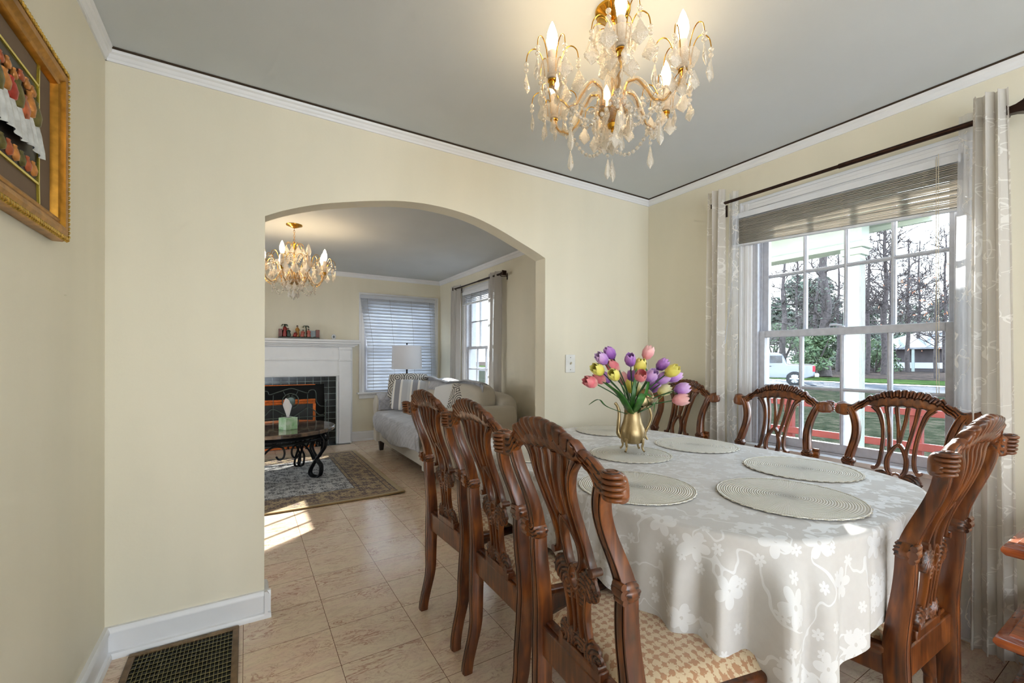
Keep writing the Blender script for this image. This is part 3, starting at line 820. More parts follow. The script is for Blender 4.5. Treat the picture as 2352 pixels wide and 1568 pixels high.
def leaf(par, p0, p1, p2, p3, w):
    P = [Vector(q) for q in cr([p0, p1, p2, p3], 6)]; s = MB(); n = len(P)-1; side = (P[-1]-P[0]).cross(Vector((0, 0, 1)))
    side = side.normalized() if side.length > 1e-4 else Vector((1, 0, 0))
    def fn(u, v):
        i = min(n, int(round(v*n))); ww = w*math.sin(PI*min(1, v*.86+.14))**.7*(1 if v < .97 else .15)
        q = u*2-1; return P[i]+side*q*ww-Vector((0, 0, 1))*(-.25*abs(q)*ww)
    s.grid(fn, 4, n); s.build('leaf', M_LEAF, par, ang=180, solid=.0006)
MOUTH = PV+Vector((0, 0, .19))
D0 = 1.955
TUL = [ # px,py of bloom centre, depth offset, colour, label, scale
 (1384,825,.02,'purple','large lilac tulip at upper left of the bouquet'),(1402,812,.07,'violet','lilac tulip tucked behind the upper left bloom'),
 (1448,828,0,'violet','violet tulip on an upright stem left of the centre'),(1487,812,.05,'palepink','tallest pale pink tulip at the top of the bouquet'),
 (1375,850,-.04,'yellow','yellow tulip below the upper left lilac bloom'),(1411,862,-.06,'yellow','yellow tulip hanging over the broad left leaf'),
 (1359,878,.0,'pink','coral pink tulip at the far left of the bouquet'),(1378,870,.08,'pink','small pink tulip behind the coral one at left'),
 (1471,864,-.08,'pink','open pink tulip at the centre front of the bouquet'),(1469,843,.03,'yellow','yellow tulip directly behind the central pink bloom'),
 (1494,864,-.03,'purple','pale lilac tulip right of the central pink bloom'),(1520,838,.02,'violet','purple tulip leaning to the upper right'),
 (1541,853,-.05,'yellow','yellow tulip leaning out at right above the chair crest'),(1520,870,.02,'purple','lilac tulip under the leaning yellow bloom'),
 (1545,866,.08,'purple','pinkish lilac tulip behind the leaning yellow bloom'),(1564,893,-.02,'purple','lilac tulip lying outward at far right'),
 (1560,918,-.03,'palepink','pink tulip lowest at the far right'),(1525,897,.04,'cream','cream tulip low at the right above a green leaf'),
 (1452,866,.10,'violet','dark violet tulip deep in the centre of the bouquet'),(1447,888,.10,'yellow','golden tulip low in the centre behind the stems'),
 (1410,845,.08,'pink','pink tulip peeking out above the left yellow bloom'),(1433,872,.12,'palepink','faint pink tulip at the back left of centre'),
 (1390,868,.12,'purple','lilac tulip low at the back left'),(1500,890,.14,'violet','violet tulip low at the back right'),(1462,898,.13,'cream','cream tulip low behind the central stems')]
LEAVES = {6: [((1395,935),(1375,918),(1352,930),.010), ], 5: [((1440,935),(1420,905),(1383,876),.022)], 16: [((1500,930),(1530,905),(1565,904),.010)], 8: [((1470,925),(1478,905),(1496,912),.020)], 13: [((1495,935),(1503,925),(1502,948),.012)], 2: [((1452,930),(1458,880),(1462,845),.010)], 9: [((1478,920),(1490,870),(1480,838),.012)], 17: [((1490,930),(1482,900),(1500,880),.012)]}
for i, (px, py, dd, kind, lb) in enumerate(TUL):
    p = at(px, py, D0+dd*.9); tt = thing('tulip', lb, 'flower', MOUTH, 0, 'artificial tulips in the pitcher')
    d = p-MOUTH; H = Vector((d.x, d.y, 0)); sc = 1.02+.15*random.random()
    tdir = (d+H*.9+Vector((0, 0, .015))).normalized(); base = d-tdir*.030
    a0 = Vector((random.uniform(-.012, .012), random.uniform(-.012, .012), -.10)); a1 = Vector((a0.x, a0.y, 0))+H*.06
    s = MB(); s.tube(cr([tuple(a0), tuple(a1), tuple(base*.55+H*-.08), tuple(base)], 6), .0026, 7); s.build('stem', M_STEM, tt)
    o = bpy.data.objects.new('bloom', BL[kind][i % 2]); C.objects.link(o); o.parent = tt; o.location = base
    o.rotation_euler = tdir.to_track_quat('Z', 'Y').to_euler(); o.scale = (sc,)*3
    for (a, b_, c_, w) in LEAVES.get(i, []):
        q = [at(x, y, D0+dd*.7) - MOUTH for x, y in (a, b_, c_)]
        leaf(tt, (0, 0, -.03), tuple(q[0]), tuple(q[1]), tuple(q[2]), w)

# ------------------------------------------------------------------ chandeliers
def pendant_mesh(L=.074, W=.0255):
    """flat scalloped kite crystal, hanging from z=0 down"""
    s = MB(); prof = [(0, .0006), (.04, .0030), (.10, .0055), (.35, W*.60), (.55, W*.95), (.68, W*.98), (.80, W*.66), (.92, W*.30), (1, .0008)]
    rings = []
    for v, r in cr([(v*L, r) for v, r in prof], 3):
        sca = 1+.07*sin(v/L*46)
        rings.append([(r*sca*cos(a)*1, r*.34*sin(a), -v) for a in [2*PI*k/10 for k in range(10)]])
    s.loft(rings); return s.mesh('pendant', M_CRYS, False)
def drop_mesh(L=.080, W=.0125):
    s = MB(); s.lathe([(.0006, 0), (.002, -.004), (W*.55, -L*.3), (W, -L*.68), (W*.8, -L*.82), (.0008, -L)], 8, fn=lambda r, z, a: (r*(1 if abs(cos(a)) > .5 else .8), z)); return s.mesh('pendant', M_CRYS, False)
PEND = pendant_mesh(); DROP = drop_mesh()
def inst(me, name, par, loc, rz=0, sc=1, tilt=0):
    o = bpy.data.objects.new(name, me); C.objects.link(o); o.parent = par; o.location = loc; o.rotation_euler = (tilt, 0, rz); o.scale = (sc,)*3; return o
def beads(s, pts, r=.0048, gap=.0118, m=0, wire=1):
    r *= 1.7; gap *= 1.5
    """octagon crystal beads strung along a polyline"""
    P = [Vector(p) for p in pts]; acc = gap*.5
    for i in range(len(P)-1):
        d = (P[i+1]-P[i]).length
        while acc <= d:
            c = P[i].lerp(P[i+1], acc/d); b = len(s.v)
            s.lathe([(.0008, -r), (r*.75, -r*.55), (r, 0), (r*.75, r*.55), (.0008, r)], 7, tuple(c), m=m); acc += gap
        acc -= d
    s.tube(P, .0005, 4, m=wire)
def sag(a, b, drop, n=12):
    a, b = Vector(a), Vector(b); return [a.lerp(b, k/n)-Vector((0, 0, drop*4*(k/n)*(1-k/n))) for k in range(n+1)]
def chandelier(label, loc, R, narm, ph, zcup, zhub, lit, zceil, hooks=6, hookr=.052, bulbm=None, small=False):
    t = thing('chandelier', label, 'chandelier', loc)
    k = R/.24
    # canopy and chain
    s = MB(); s.lathe([(.002, zceil-.001), (.062*k, zceil-.001), (.060*k, zceil-.008), (.045*k, zceil-.014), (.03*k, zceil-.022), (.012*k, zceil-.030), (.002, zceil-.032)], 32); s.build('canopy', M_GOLD, t)
    topz = zhub+.315*k if not small else zhub+.36
    s = MB(); z = zceil-.030; i = 0
    while z > topz+.006:
        ring = [(.0075*cos(a)*(1 if i % 2 else 0), .0075*cos(a)*(0 if i % 2 else 1), z-.013+.013*sin(a)) for a in [2*PI*q/12 for q in range(12)]]
        s.tube(ring, .0016, 6, closed=True); z -= .020; i += 1
    if i: s.build('chain', M_GOLD, t)
    # column
    s = MB(); s.lathe([(.003, zhub-.005), (.010, zhub), (.010, zhub+.04), (.006, zhub+.05), (.006, topz-.02), (.012, topz-.01), (.004, topz)], 16); s.build('stem', M_GOLD, t)
    s = MB(); s.lathe([(.012, zhub+.03*k), (.022*k, zhub+.045*k), (.030*k, zhub+.075*k), (.026*k, zhub+.115*k), (.013*k, zhub+.150*k), (.017*k, zhub+.175*k), (.015*k, zhub+.215*k), (.022*k, zhub+.235*k), (.034*k, zhub+.245*k), (.038*k, zhub+.25*k), (.012, zhub+.25*k)], 24, fn=lambda r, z, a: (r*(1+.03*sin(12*a)), z)); s.build('glass_column', M_CRYS2, t)
    # bowl and finial
    s = MB(); s.lathe([(.012, zhub-.045*k), (.030*k, zhub-.040*k), (.050*k, zhub-.022*k), (.060*k, zhub), (.066*k, zhub+.014*k), (.060*k, zhub+.012*k), (.03*k, zhub+.002), (.010, zhub)], 36, fn=lambda r, z, a: (r*(1+.05*sin(12*a)*(r > .05*k)), z)); s.build('bowl', M_CRYS2, t)
    s = MB(); s.lathe([(.001, zhub-.075*k), (.005, zhub-.07*k), (.004, zhub-.062*k), (.014*k, zhub-.058*k), (.018*k, zhub-.046*k), (.008, zhub-.038*k), (.045*k, zhub-.012*k), (.05*k, zhub-.004*k), (.003, zhub-.002)], 24); s.build('finial', M_GOLD, t)
    npend = [0]
    def pend(x, y, z, sc=1, a=None, me=None):
        npend[0] += 1
        inst(me or PEND, 'pendant', t, (x, y, z), a if a is not None else math.atan2(y, x)+PI/2+random.uniform(-.9, .9), sc*random.uniform(.94, 1.06), random.uniform(-.08, .08))
    cups = []
    for j in range(narm):
        a = ph+2*PI*j/narm; ca, sa = cos(a), sin(a)
        prof = [(.040, .012), (.042, .055), (.070, .085), (.105, .062), (.135, .010), (.165, -.020), (.200, -.012), (.228, .030), (.238, .075)]
        top = zcup-zhub-.012
        P = cr([(r*k*ca, r*k*sa, zhub+z*k*(top/(.075*k) if r > .22 else 1)) for r, z in prof], 5)
        s = MB(); s.tube(P, .0112*k, 12); arm = s.build('arm', M_CRYS2, t)
        s = MB(); tw = [Vector(p)+Vector((0, 0, .0030*k*sin(i*1.1)))+Vector((-sa, ca, 0))*.0030*k*cos(i*1.1) for i, p in enumerate(P)]
        s.tube(tw, .0040*k, 6)
        s.lathe([(.003, 0), (.010*k, 0), (.010*k, .022*k), (.003, .022*k)], 14, (R*ca, R*sa, zcup-.022*k)); s.lathe([(.003, -.004), (.0145*k, -.004), (.0145*k, 0), (.003, 0)], 14, (R*ca, R*sa, zcup))
        s.lathe([(.003, 0), (.010*k, 0), (.010*k, .02*k), (.003, .02*k)], 14, (.040*k*ca, .040*k*sa, zhub+.008*k))
        s.build('arm_core', M_GOLD, arm)
        cx, cy = R*ca, R*sa; cups.append((cx, cy))
        s = MB(); s.lathe([(.004, zcup), (.020*k, zcup+.002), (.036*k, zcup+.012*k), (.047*k, zcup+.034*k), (.050*k, zcup+.042*k), (.044*k, zcup+.038*k), (.02*k, zcup+.014*k), (.004, zcup+.006*k)], 32, (cx, cy, 0), fn=lambda r, z, q: (r*(1+.05*sin(10*q)*(r > .03*k)), z)); s.build('cup', M_CUP, t)
        s = MB(); s.lathe([(.003, zcup+.004), (.0150*k, zcup+.004), (.0150*k, zcup+.088*k), (.012*k, zcup+.096*k), (.003, zcup+.096*k)], 16, (cx, cy, 0)); s.build('candle_sleeve', M_CANDLE, t)
        zb = zcup+.094*k
        s = MB(); s.lathe([(.004, zb), (.0105*k, zb+.003), (.0175*k, zb+.025*k), (.0190*k, zb+.038*k), (.0160*k, zb+.060*k), (.008*k, zb+.085*k), (.0008, zb+.100*k)], 18, (cx, cy, 0)); s.build('bulb', (bulbm if j in lit else M_CLEARBULB), t)
        # gold hooks carrying beads and pendants
        for h in range(hooks):
            b_ = a+2*PI*(h+.5)/hooks; cb, sb = cos(b_), sin(b_)
            hk = MB(); q = [(.024, .016), (.030, .065), (.044, .098), (.062, .108), (.080, .094), (.086, .068)]
            hk.tube(cr([(cx+r*k*cb, cy+r*k*sb, zcup+z*k) for r, z in q], 5), .0016*k+.0002, 6)
            hk.build('hook', M_GOLD, t)
            ex, ey, ez = cx+.086*k*cb, cy+.086*k*sb, zcup+.068*k
            st = MB(); beads(st, [(ex, ey, ez), (ex, ey, ez-.036*k)], .0050*k, .0125*k); st.build('bead_strand', [M_CRYS, M_WIRE], t, smooth=False)
            pend(ex, ey, ez-.038*k, k)
        if not small:
            for h in range(4):
                b_ = a+2*PI*(h+.25)/4; pend(cx+.034*k*cos(b_), cy+.034*k*sin(b_), zcup-.004*k, .9*k)
            st = MB(); beads(st, [(cx*.70, cy*.70, zhub-.018*k), (cx*.70, cy*.70, zhub-.088*k)], .0042*k, .0115*k); st.build('bead_strand', [M_CRYS, M_WIRE], t, smooth=False)
            pend(cx*.70, cy*.70, zhub-.090*k, k, me=DROP)
    # swags of beads between the arms
    for j in range(narm):
        a, b_ = cups[j], cups[(j+1) % narm]
        st = MB(); beads(st, sag((a[0]*.70, a[1]*.70, zhub-.02*k), (b_[0]*.70, b_[1]*.70, zhub-.02*k), .075*k), .0046*k, .0118*k); st.build('bead_strand', [M_CRYS, M_WIRE], t, smooth=False)
        st = MB(); beads(st, sag((.055*k*cos(ph+2*PI*j/narm), .055*k*sin(ph+2*PI*j/narm), zhub+.01), (a[0]*.55, a[1]*.55, zhub), .03*k), .0044*k, .0115*k); st.build('bead_strand', [M_CRYS, M_WIRE], t, smooth=False)
    # pendants round the bowl and at the bottom
    nb = 8
    for j in range(nb):
        a = ph+2*PI*(j+.5)/nb; pend(.064*k*cos(a), .064*k*sin(a), zhub-.008*k, k)
    for j in range(5):
        a = ph+2*PI*j/5+.4; pend(.036*k*cos(a), .030*k*sin(a), zhub-.066*k, k)
    pend(0, 0, zhub-.085*k, k, 1.0)
    if not small: pend(0, 0, zhub-.165*k, 1.15*k, .6)
    # upper tier
    nt = 10; zt_ = zhub+.25*k
    for j in range(nt):
        a = 2*PI*j/nt; ca, sa = cos(a), sin(a)
        hk = MB(); hk.tube(cr([(r*k*ca, r*k*sa, zt_+z*k) for r, z in ((.012, -.01), (.020, .04), (.038, .060), (.062, .056), (.074, .030))], 4), .0014*k, 6); hk.build('hook', M_GOLD, t)
        if npend[0] < 100: pend(.074*k*ca, .074*k*sa, zt_+.028*k, k)
        st = MB(); beads(st, sag((.074*k*ca, .074*k*sa, zt_+.02*k), (.03*k*ca, .03*k*sa, zt_-.10*k), .01), .0044*k, .0118*k); st.build('bead_strand', [M_CRYS, M_WIRE], t, smooth=False)
    return t
chandelier('large crystal chandelier with brass arms hanging over the dining table', (-1.555, -1.195, 0), .24, 6, 4.036, 2.122, 2.072, {0, 1, 2, 3, 4, 5}, ZC, bulbm=M_BULB)
chandelier('crystal chandelier hanging from the living room ceiling beyond the arch', (-2.276, 2.146, 0), .27, 8, .35, 1.992, 1.905, {0, 2, 3, 5, 7}, ZC, hooks=5, bulbm=M_BULB2, small=True)

# ------------------------------------------------------------------ curtains, rods, blinds
def curtain(name, lb, x0, y0, y1, z0, z1, nf, amp, mat, grp, taper=None, ph=0, ymid=None):
    s = MB()
    def fn(u, v):
        z = z1+(z0-z1)*v; yy0, yy1 = y0, y1
        if taper: yy0 = y0+(taper[0])*v; yy1 = y1+(taper[1])*v
        a = u*nf*2*PI+ph; am = amp*(.75+.35*v)
        sw = sin(a+.4*sin(v*3+u*4))
        return (x0+am*sw*(abs(sw)**.25 if abs(sw) > 0 else 1)+.006*sin(v*7+u*9), yy0+(yy1-yy0)*u+.25*am*sin(2*a), z)
    w = abs(y1-y0)*2.2
    s.grid(fn, int(nf*22), 50, uvf=lambda u, v: (u*w, v*(z1-z0)))
    o = s.build(name, mat, ang=180); return tag(o, lb, 'curtain', grp)
G1 = 'embroidered white curtains at the dining window'
curtain('curtain', 'embroidered white curtain bunched in folds at the right end of the dining window rod', -.135, -1.885, -1.790, .035, 2.262, 3, .030, M_CURT, G1, taper=(-.035, 0))
curtain('curtain', 'embroidered white curtain hanging at the left end of the dining window rod, near the corner', -.125, -.70, -.605, .03, 2.262, 2.5, .030, M_CURT, G1, taper=(-.01, .01), ph=1)
curtain('sheer_curtain', 'see-through inner edge of the right curtain across the window casing', -.080, -1.80, -1.735, .035, 2.23, 1, .010, M_SHEER, G1, taper=(0, .015))
curtain('sheer_curtain', 'smooth sheer inner edge of the left curtain beside the blind', -.080, -.765, -.705, .03, 2.24, 1, .010, M_SHEER, G1, taper=(.0, .02), ph=2)
G2 = 'plain white curtains at the living room window'
curtain('curtain', 'plain white curtain on the far side of the living room window', -.09, 3.27, 3.60, .03, 2.24, 3.5, .03, M_CURT2, G2)
curtain('curtain', 'greyish white curtain on the near side of the living room window, below the dark finial', -.10, 2.13, 2.40, .03, 2.24, 2.5, .045, M_CURT2, G2, ph=.5)

def rod(lb, x, z, y0, y1, r, fin0, fin1):
    t = thing('curtain_rod', lb, 'curtain rod', (x, y1, z))
    s = MB(); L = y0-y1; s.tube([(0, 0, 0), (0, L*.45, 0)], r*1.15, 14); s.tube([(0, L*.45, 0), (0, L, 0)], r*.85, 14); s.build('rod', M_BRONZE, t)
    for yy, sg, big in ((0, -1, fin1), (L, 1, fin0)):
        s = MB()
        sq = lambda h, y: [(h*a, yy+sg*y, h*b) for a, b in ((-1, -1), (1, -1), (1, 1), (-1, 1))]
        if big: s.loft([sq(h*big, y*big) for h, y in ((.016, 0), (.019, .002), (.019, .010), (.014, .012), (.016, .03), (.022, .048), (.032, .060), (.036, .066), (.036, .074), (.030, .078), (.030, .084), (.018, .092))])
        else: s.loft([sq(h, y) for h, y in ((.008, 0), (.014, .004), (.014, .012), (.006, .014))])
        s.build('finial', M_BRONZE, t, bevel=.0015)
    for yy in (.04, L-.02):
        s = MB(); s.tube(cr([(0, yy, -.012), (.02, yy, -.022), (-x*.7, yy, -.018), (-x-.004, yy, -.012)], 4), .005, 8)
        s.box(-x-.005, -x-.0005, yy-.010, yy+.010, -.055, .02); s.build('bracket', M_BRONZE, t, bevel=.001)
    return t
rod('dark bronze curtain rod with square trumpet finials over the dining window', -.105, 2.176, -.62, -1.872, .0105, 0, 1.0)
rod('dark curtain rod with a square finial over the living room window', -.10, 2.196, 3.42, 2.085, .0115, .6, .8)

# dining blind: raised, stacked mini slats hanging slightly crooked
t = thing('window_blind', 'raised taupe mini blind bunched at the top of the dining window', 'blind', (-.032, 0, 0))
y0, y1 = -1.728, -.705
def tilt(y): return (y-y1)/(y0-y1)
s = MB(); s.obox((0, y1, 2.093), (0, y0, 2.073), .030, .034); s.build('headrail', M_BLINDW, t, bevel=.002)
s = MB(); n = 25
for k in range(n):
    f = k/(n-1); za = 2.066-f*.140; zb = 2.048-f*.188; j = .0015*sin(k*2.3)
    s.obox((j, y1+.003, za+.002*sin(k)), (j+.001*sin(k*5), y0+.003, zb+.0015*sin(k*1.7)), .024, .0016)
s.build('slats', M_BLINDV, t, smooth=False)
s = MB(); s.obox((0, y1+.002, 1.914), (0, y0, 1.851), .026, .012); s.build('bottom_rail', M_BLINDW, t, bevel=.002)
s = MB(); rnd = random.Random(3)
for yy in (-.79, -1.02, -1.30, -1.62):
    f = tilt(yy); zt_, zb = 2.07-.02*f, 1.92-.066*f; pts = [(-.016-.006*abs(sin(q*.8)), yy+.011*sin(q*1.9)+rnd.uniform(-.004, .004), zt_+(zb-zt_)*q/26) for q in range(30)]
    MB().tube(pts, .0007, 4).build('lift_cord', M_CORD, t)
s = MB(); s.tube([(-.018, -1.665, 2.11), (-.02, -1.668, 1.6), (-.02, -1.672, 1.05)], .0012, 5).build('pull_cord', M_CORD, t); s = MB(); s.tube([(-.018, -1.658, 2.10), (-.02, -1.660, 1.6), (-.02, -1.664, 1.05)], .0012, 5)
s.build('pull_cord', M_CORD, t)
s = MB(); s.tube([(-.022, -.742, 2.065), (-.03, -.722, 1.7), (-.04, -.682, 1.30)], .0038, 6); s.build('tilt_wand', M_BLINDW, t)

def blind(lb, T, a0, a1, ztop, zbot, pitch, tiltdeg, dep, mat, shift=None, zb2=None):
    t = thing('window_blind', lb, 'blind', T(0, 0, 0))
    base = Vector(T(0, 0, 0))
    def P(a, o, z): return Vector(T(a, o, z))-base
    s = MB(); s.obox(P(a0, -.03, ztop-.02), P(a1, -.03, ztop-.02), .05, .05); s.build('headrail', mat, t, bevel=.003)
    s = MB(); z = ztop-.055; k = 0; th = math.radians(tiltdeg)
    upv = P(0, sin(th), cos(th))-P(0, 0, 0)
    while z > zbot:
        f = (ztop-z)/(ztop-zbot); da = shift(f) if shift else (0, 0)
        s.obox(P(a0+da[0], -.03, z), P(a1+da[1], -.03, z+(0)), .0022, dep, tuple(upv)); z -= pitch; k += 1
    s.build('slats', mat, t, smooth=False)
    da = shift(1) if shift else (0, 0)
    s = MB(); s.obox(P(a0+da[0], -.03, zbot-.012), P(a1+da[1], -.03, zbot-.012), .04, .018); s.build('bottom_rail', mat, t, bevel=.003)
    s = MB()
    for f in (.08, .37, .66, .92):
        pts = []
        for q in range(9):
            g = q/8; dd = shift(g) if shift else (0, 0); w = a0+dd[0]+(a1+dd[1]-a0-dd[0])*f; pts.append(P(w, -.056, ztop-.04-(ztop-.04-zbot)*g))
        MB().tube(pts, .0012, 4).build('cord', M_GAP, t)
    return t
def sh(f): return (.10*min(1, max(0, f)/.52)**1.1, .035*f)
blind('closed white blind hanging crooked over the far living room window behind the lamp', TY, W3[0]-.065, W3[1]+.01, 2.112, .735, .0470, 34, .061, plain('far_blind_vinyl', c8(206, 210, 218), .45, var=.02), shift=sh)
blind('raised white blind at the top of the side living room window', TX, W2[0]-.03, W2[1]+.0, 2.125, 1.965, .021, 60, .045, M_BLINDW)

# ------------------------------------------------------------------ framed relief on the left wall
M_GFR = plain('gilt_frame', c8(176, 124, 44), .3, .85, var=.15, vs=40); M_GROPE = plain('gilt_rope', c8(214, 176, 84), .25, .9, var=.2, vs=80)
M_MATB = plain('brown_suede_mat', c8(118, 98, 78), .9, var=.03); M_FIL = plain('yellow_gilt_fillet', c8(226, 204, 80), .18, .8)
yR, yL, zB, zT_ = -.555, -1.42, 1.535, 2.022
t = thing('framed_picture', 'gilt framed relief picture with brown mat hanging on the left wall', 'picture', (XL, (yR+yL)/2, (zB+zT_)/2))
def P(y, z, x): return (x, y-(yR+yL)/2, z-(zB+zT_)/2)
def frame_loop(prof, mb):
    """prof: (inset, height) lofted round the rectangle"""
    rings = []
    for ins, h in prof:
        rings.append([P(yR-ins, zT_-ins, h), P(yR-ins, zB+ins, h), P(yL+ins, zB+ins, h), P(yL+ins, zT_-ins, h)])
    n = 4; b = len(mb.v)
    for r in rings: mb.v += r
    for i in range(len(rings)-1):
        for j in range(4): mb.f.append((b+i*4+j, b+i*4+(j+1) % 4, b+(i+1)*4+(j+1) % 4, b+(i+1)*4+j)); mb.m.append(0)
s = MB(); frame_loop([(0, .001), (0, .022), (.004, .030), (.010, .030), (.013, .036), (.022, .040), (.034, .038), (.042, .030), (.046, .028), (.050, .031), (.056, .028), (.060, .018), (.060, .001)], s); s.build('frame', M_GFR, t, ang=25)
s = MB()
def rope(a, b_):
    a, b_ = Vector(a), Vector(b_); L = (b_-a).length; n = int(L/.0125); d = (b_-a).normalized(); nn = Vector((1, 0, 0)); q = d.cross(nn)
    for i in range(n):
        c = a+d*(i+.5)*L/n; s.tube([c-q*.0065-d*.006+nn*.001, c-q*.003-d*.003+nn*.005, c+q*.003+d*.003+nn*.005, c+q*.0065+d*.006+nn*.001], [.002, .0042, .0042, .002], 7)
for a, b_ in (((yR-.006, zT_-.006), (yR-.006, zB+.006)), ((yR-.006, zB+.006), (yL+.006, zB+.006)), ((yL+.006, zT_-.006), (yR-.006, zT_-.006))): rope(P(a[0], a[1], .031), P(b_[0], b_[1], .031))
s.build('rope_molding', M_GROPE, t)
MB().box(.002, .012, yL+.05-(yR+yL)/2, yR-.05-(yR+yL)/2, zB+.05-(zB+zT_)/2, zT_-.05-(zB+zT_)/2).build('mat_board', M_MATB, t)
iy, iz0, iz1 = -.705, 1.650, 1.905
s = MB(); s.box(.011, .0135, *sorted((yL+.14-(yR+yL)/2, iy-(yR+yL)/2)), iz0-(zB+zT_)/2, iz1-(zB+zT_)/2); s.build('picture_ground', plain('dark_ground', c8(28, 26, 24), .4, var=.3, vs=60), t)
s = MB()
for a, b_ in (((iy, iz0), (iy, iz1)), ((iy, iz1), (yL+.14, iz1)), ((iy, iz0), (yL+.14, iz0)), ((iy, iz0), (iy+.004, zB+.055)), ((iy, iz1), (iy+.004, zT_-.055))): s.obox(P(a[0], a[1], .015), P(b_[0], b_[1], .015), .006, .005, (1, 0, 0))
s.build('fillet', M_FIL, t)
# plain generic relief: a white draped ledge with terracotta and olive jars
RM = [plain('relief_white_drape', c8(208, 210, 208), .35, var=.12, vs=50, bump=.5, bs=80), plain('relief_terracotta', c8(186, 96, 58), .3, .2, var=.2, vs=60), plain('relief_olive', c8(112, 104, 56), .3, .3, var=.25, vs=60), plain('relief_ochre', c8(204, 136, 70), .28, .3, var=.2, vs=60), plain('relief_red', c8(176, 58, 44), .3, .2, var=.2, vs=60)]
s = MB()
def dr(u, v):
    y = iy-.018-u*.52; z = 1.795-v*.085-.004*sin(u*30)*v; x = .020+.012*v+.004*sin(u*95+2*sin(v*3))
    return P(y, z, x)
s.grid(dr, 160, 10, m=0)
rnd = random.Random(5)
def blob(y, z, r, h, mi, x=.018):
    b0 = len(s.v); s.lathe([(.001, -h), (r*.8, -h*.8), (r, -h*.2), (r*.7, h*.4), (r*.45, h*.6), (r*.55, h*.85), (.001, h)], 14, m=mi, fn=lambda q, w, a: (q*(1+.12*sin(a*3+z*90)), w)); s.xf(Matrix.Translation(P(y, z, x)) @ Matrix.Diagonal((.7, 1, 1, 1)).to_4x4(), b0)
for k in range(16):
    y = iy-.03-.034*k; blob(y, 1.815+rnd.uniform(-.01, .014), .017, .030+rnd.uniform(-.004, .008), (2, 3, 1, 2, 4, 3)[k % 6])
    blob(y-.012, 1.865+rnd.uniform(-.008, .01), .012, .014, (3, 3, 1)[k % 3], .016)
    blob(y, 1.680, .012, .020, (3, 1, 2)[k % 3], .014)
s.build('relief', RM, t, ang=60)

# ------------------------------------------------------------------ tiered stand at the right edge
t = thing('shelf_stand', 'polished cherry tiered shelf stand at the right edge near the curtain', 'shelf stand', (-.30, -2.365, 0))
def slab(z, g, nm):
    hx, hy = .25+g, .42+g; s = MB()
    def rr(x, z_): return [(-hx+x, -hy+x, z_), (hx-x, -hy+x, z_), (hx-x, hy-x, z_), (-hx+x, hy-x, z_)]
    s.loft([rr(.028, z-.052), rr(.010, z-.048), rr(.001, z-.036), rr(0, z-.028), rr(.004, z-.018), rr(.018, z-.013), rr(.030, z-.008), rr(.034, z)])
    s.build(nm, M_CAB, t, ang=60, bevel=.001)
    s = MB(); s.loft([rr(.045, z-.066), rr(.045, z-.052)]); s.build('apron', M_DARKW, t)
slab(.612, 0, 'shelf'); slab(.312, .014, 'shelf'); slab(.075, .012, 'shelf')
for sx in (-1, 1):
    for sy in (-1, 1):
        s = MB(); x, y = sx*.12, sy*.32
        s.lathe([(.02, 0), (.024, .02), (.014, .06), (.022, .12), (.016, .2), (.024, .31), (.018, .38), (.026, .45), (.016, .53), (.024, .60), (.03, .63), (.012, .70), (.02, .74), (.001, .76)], 16, (x, y, 0)); s.build('post', M_DARKW, t)

# ------------------------------------------------------------------ living room: fireplace
M_BTILE = NT('black_glazed_tile'); v = M_BTILE.coord(); mp = M_BTILE.n('Mapping'); M_BTILE.l(v, mp.inputs[0]); mp.inputs['Rotation'].default_value = (PI/2, 0, 0)
br = M_BTILE.n('TexBrick', offset=0.0); M_BTILE.l(mp.outputs[0], br.inputs['Vector'])
for a, b in (('Scale', 1), ('Mortar Size', .0022), ('Mortar Smooth', .1), ('Brick Width', .098), ('Row Height', .088), ('Bias', 0)): br.inputs[a].default_value = b
br.inputs['Color1'].default_value = c8(14, 18, 18); br.inputs['Color2'].default_value = c8(18, 24, 24); br.inputs['Mortar'].default_value = c8(150, 165, 160)
M_BTILE.set(col=br.outputs['Color'], rough=.12); M_BTILE.bump(M_BTILE.math('SUBTRACT', 1, br.outputs['Fac']), .5, .004); M_BTILE = M_BTILE.m
M_FIREBOX = plain('firebox_black', c8(12, 12, 12), .9)
M_COPPER = plain('brushed_copper', c8(196, 104, 52), .3, .9, var=.12, vs=40)
FX1 = -1.355; FX0 = -3.75
t = thing('fireplace_mantel', 'white painted wooden fireplace mantel with black tile surround', 'fireplace', ((FX0+FX1)/2, YF, 0))
ox = (FX0+FX1)/2
def bxx(s, x0, x1, d0, d1, z0, z1): s.box(x0-ox, x1-ox, -d1, -d0, z0, z1)
s = MB(); bxx(s, FX0-.10, FX1+.085, 0.0, .20, 1.425, 1.455); bxx(s, FX0-.08, FX1+.07, 0, .18, 1.395, 1.425); bxx(s, FX0-.05, FX1+.05, 0, .155, 1.375, 1.395); bxx(s, FX0-.02, FX1+.02, 0, .13, 1.355, 1.375); s.build('shelf', M_TRIM, t, bevel=.004)
s = MB(); bxx(s, FX0+.18, FX1-.18, .002, .085, .955, 1.355); bxx(s, FX0+.17, FX1-.17, .085, .10, 1.165, 1.180); bxx(s, FX0+.17, FX1-.17, .085, .095, 1.18, 1.188); s.build('frieze', M_TRIM, t, bevel=.002)
for x0, x1 in ((FX1-.205, FX1), (FX0, FX0+.205)):
    s = MB(); bxx(s, x0, x1, .0, .06, 0, 1.355); bxx(s, x0+.02, x1-.03, .06, .105, 0, 1.315); bxx(s, x0+.01, x1-.02, .0, .12, 1.315, 1.355); bxx(s, x0+.005, x1-.02, .0, .12, 1.160, 1.180); bxx(s, x0+.01, x1-.02, 0, .12, 0, .02)
    s.build('pilaster', M_TRIM, t, bevel=.003)
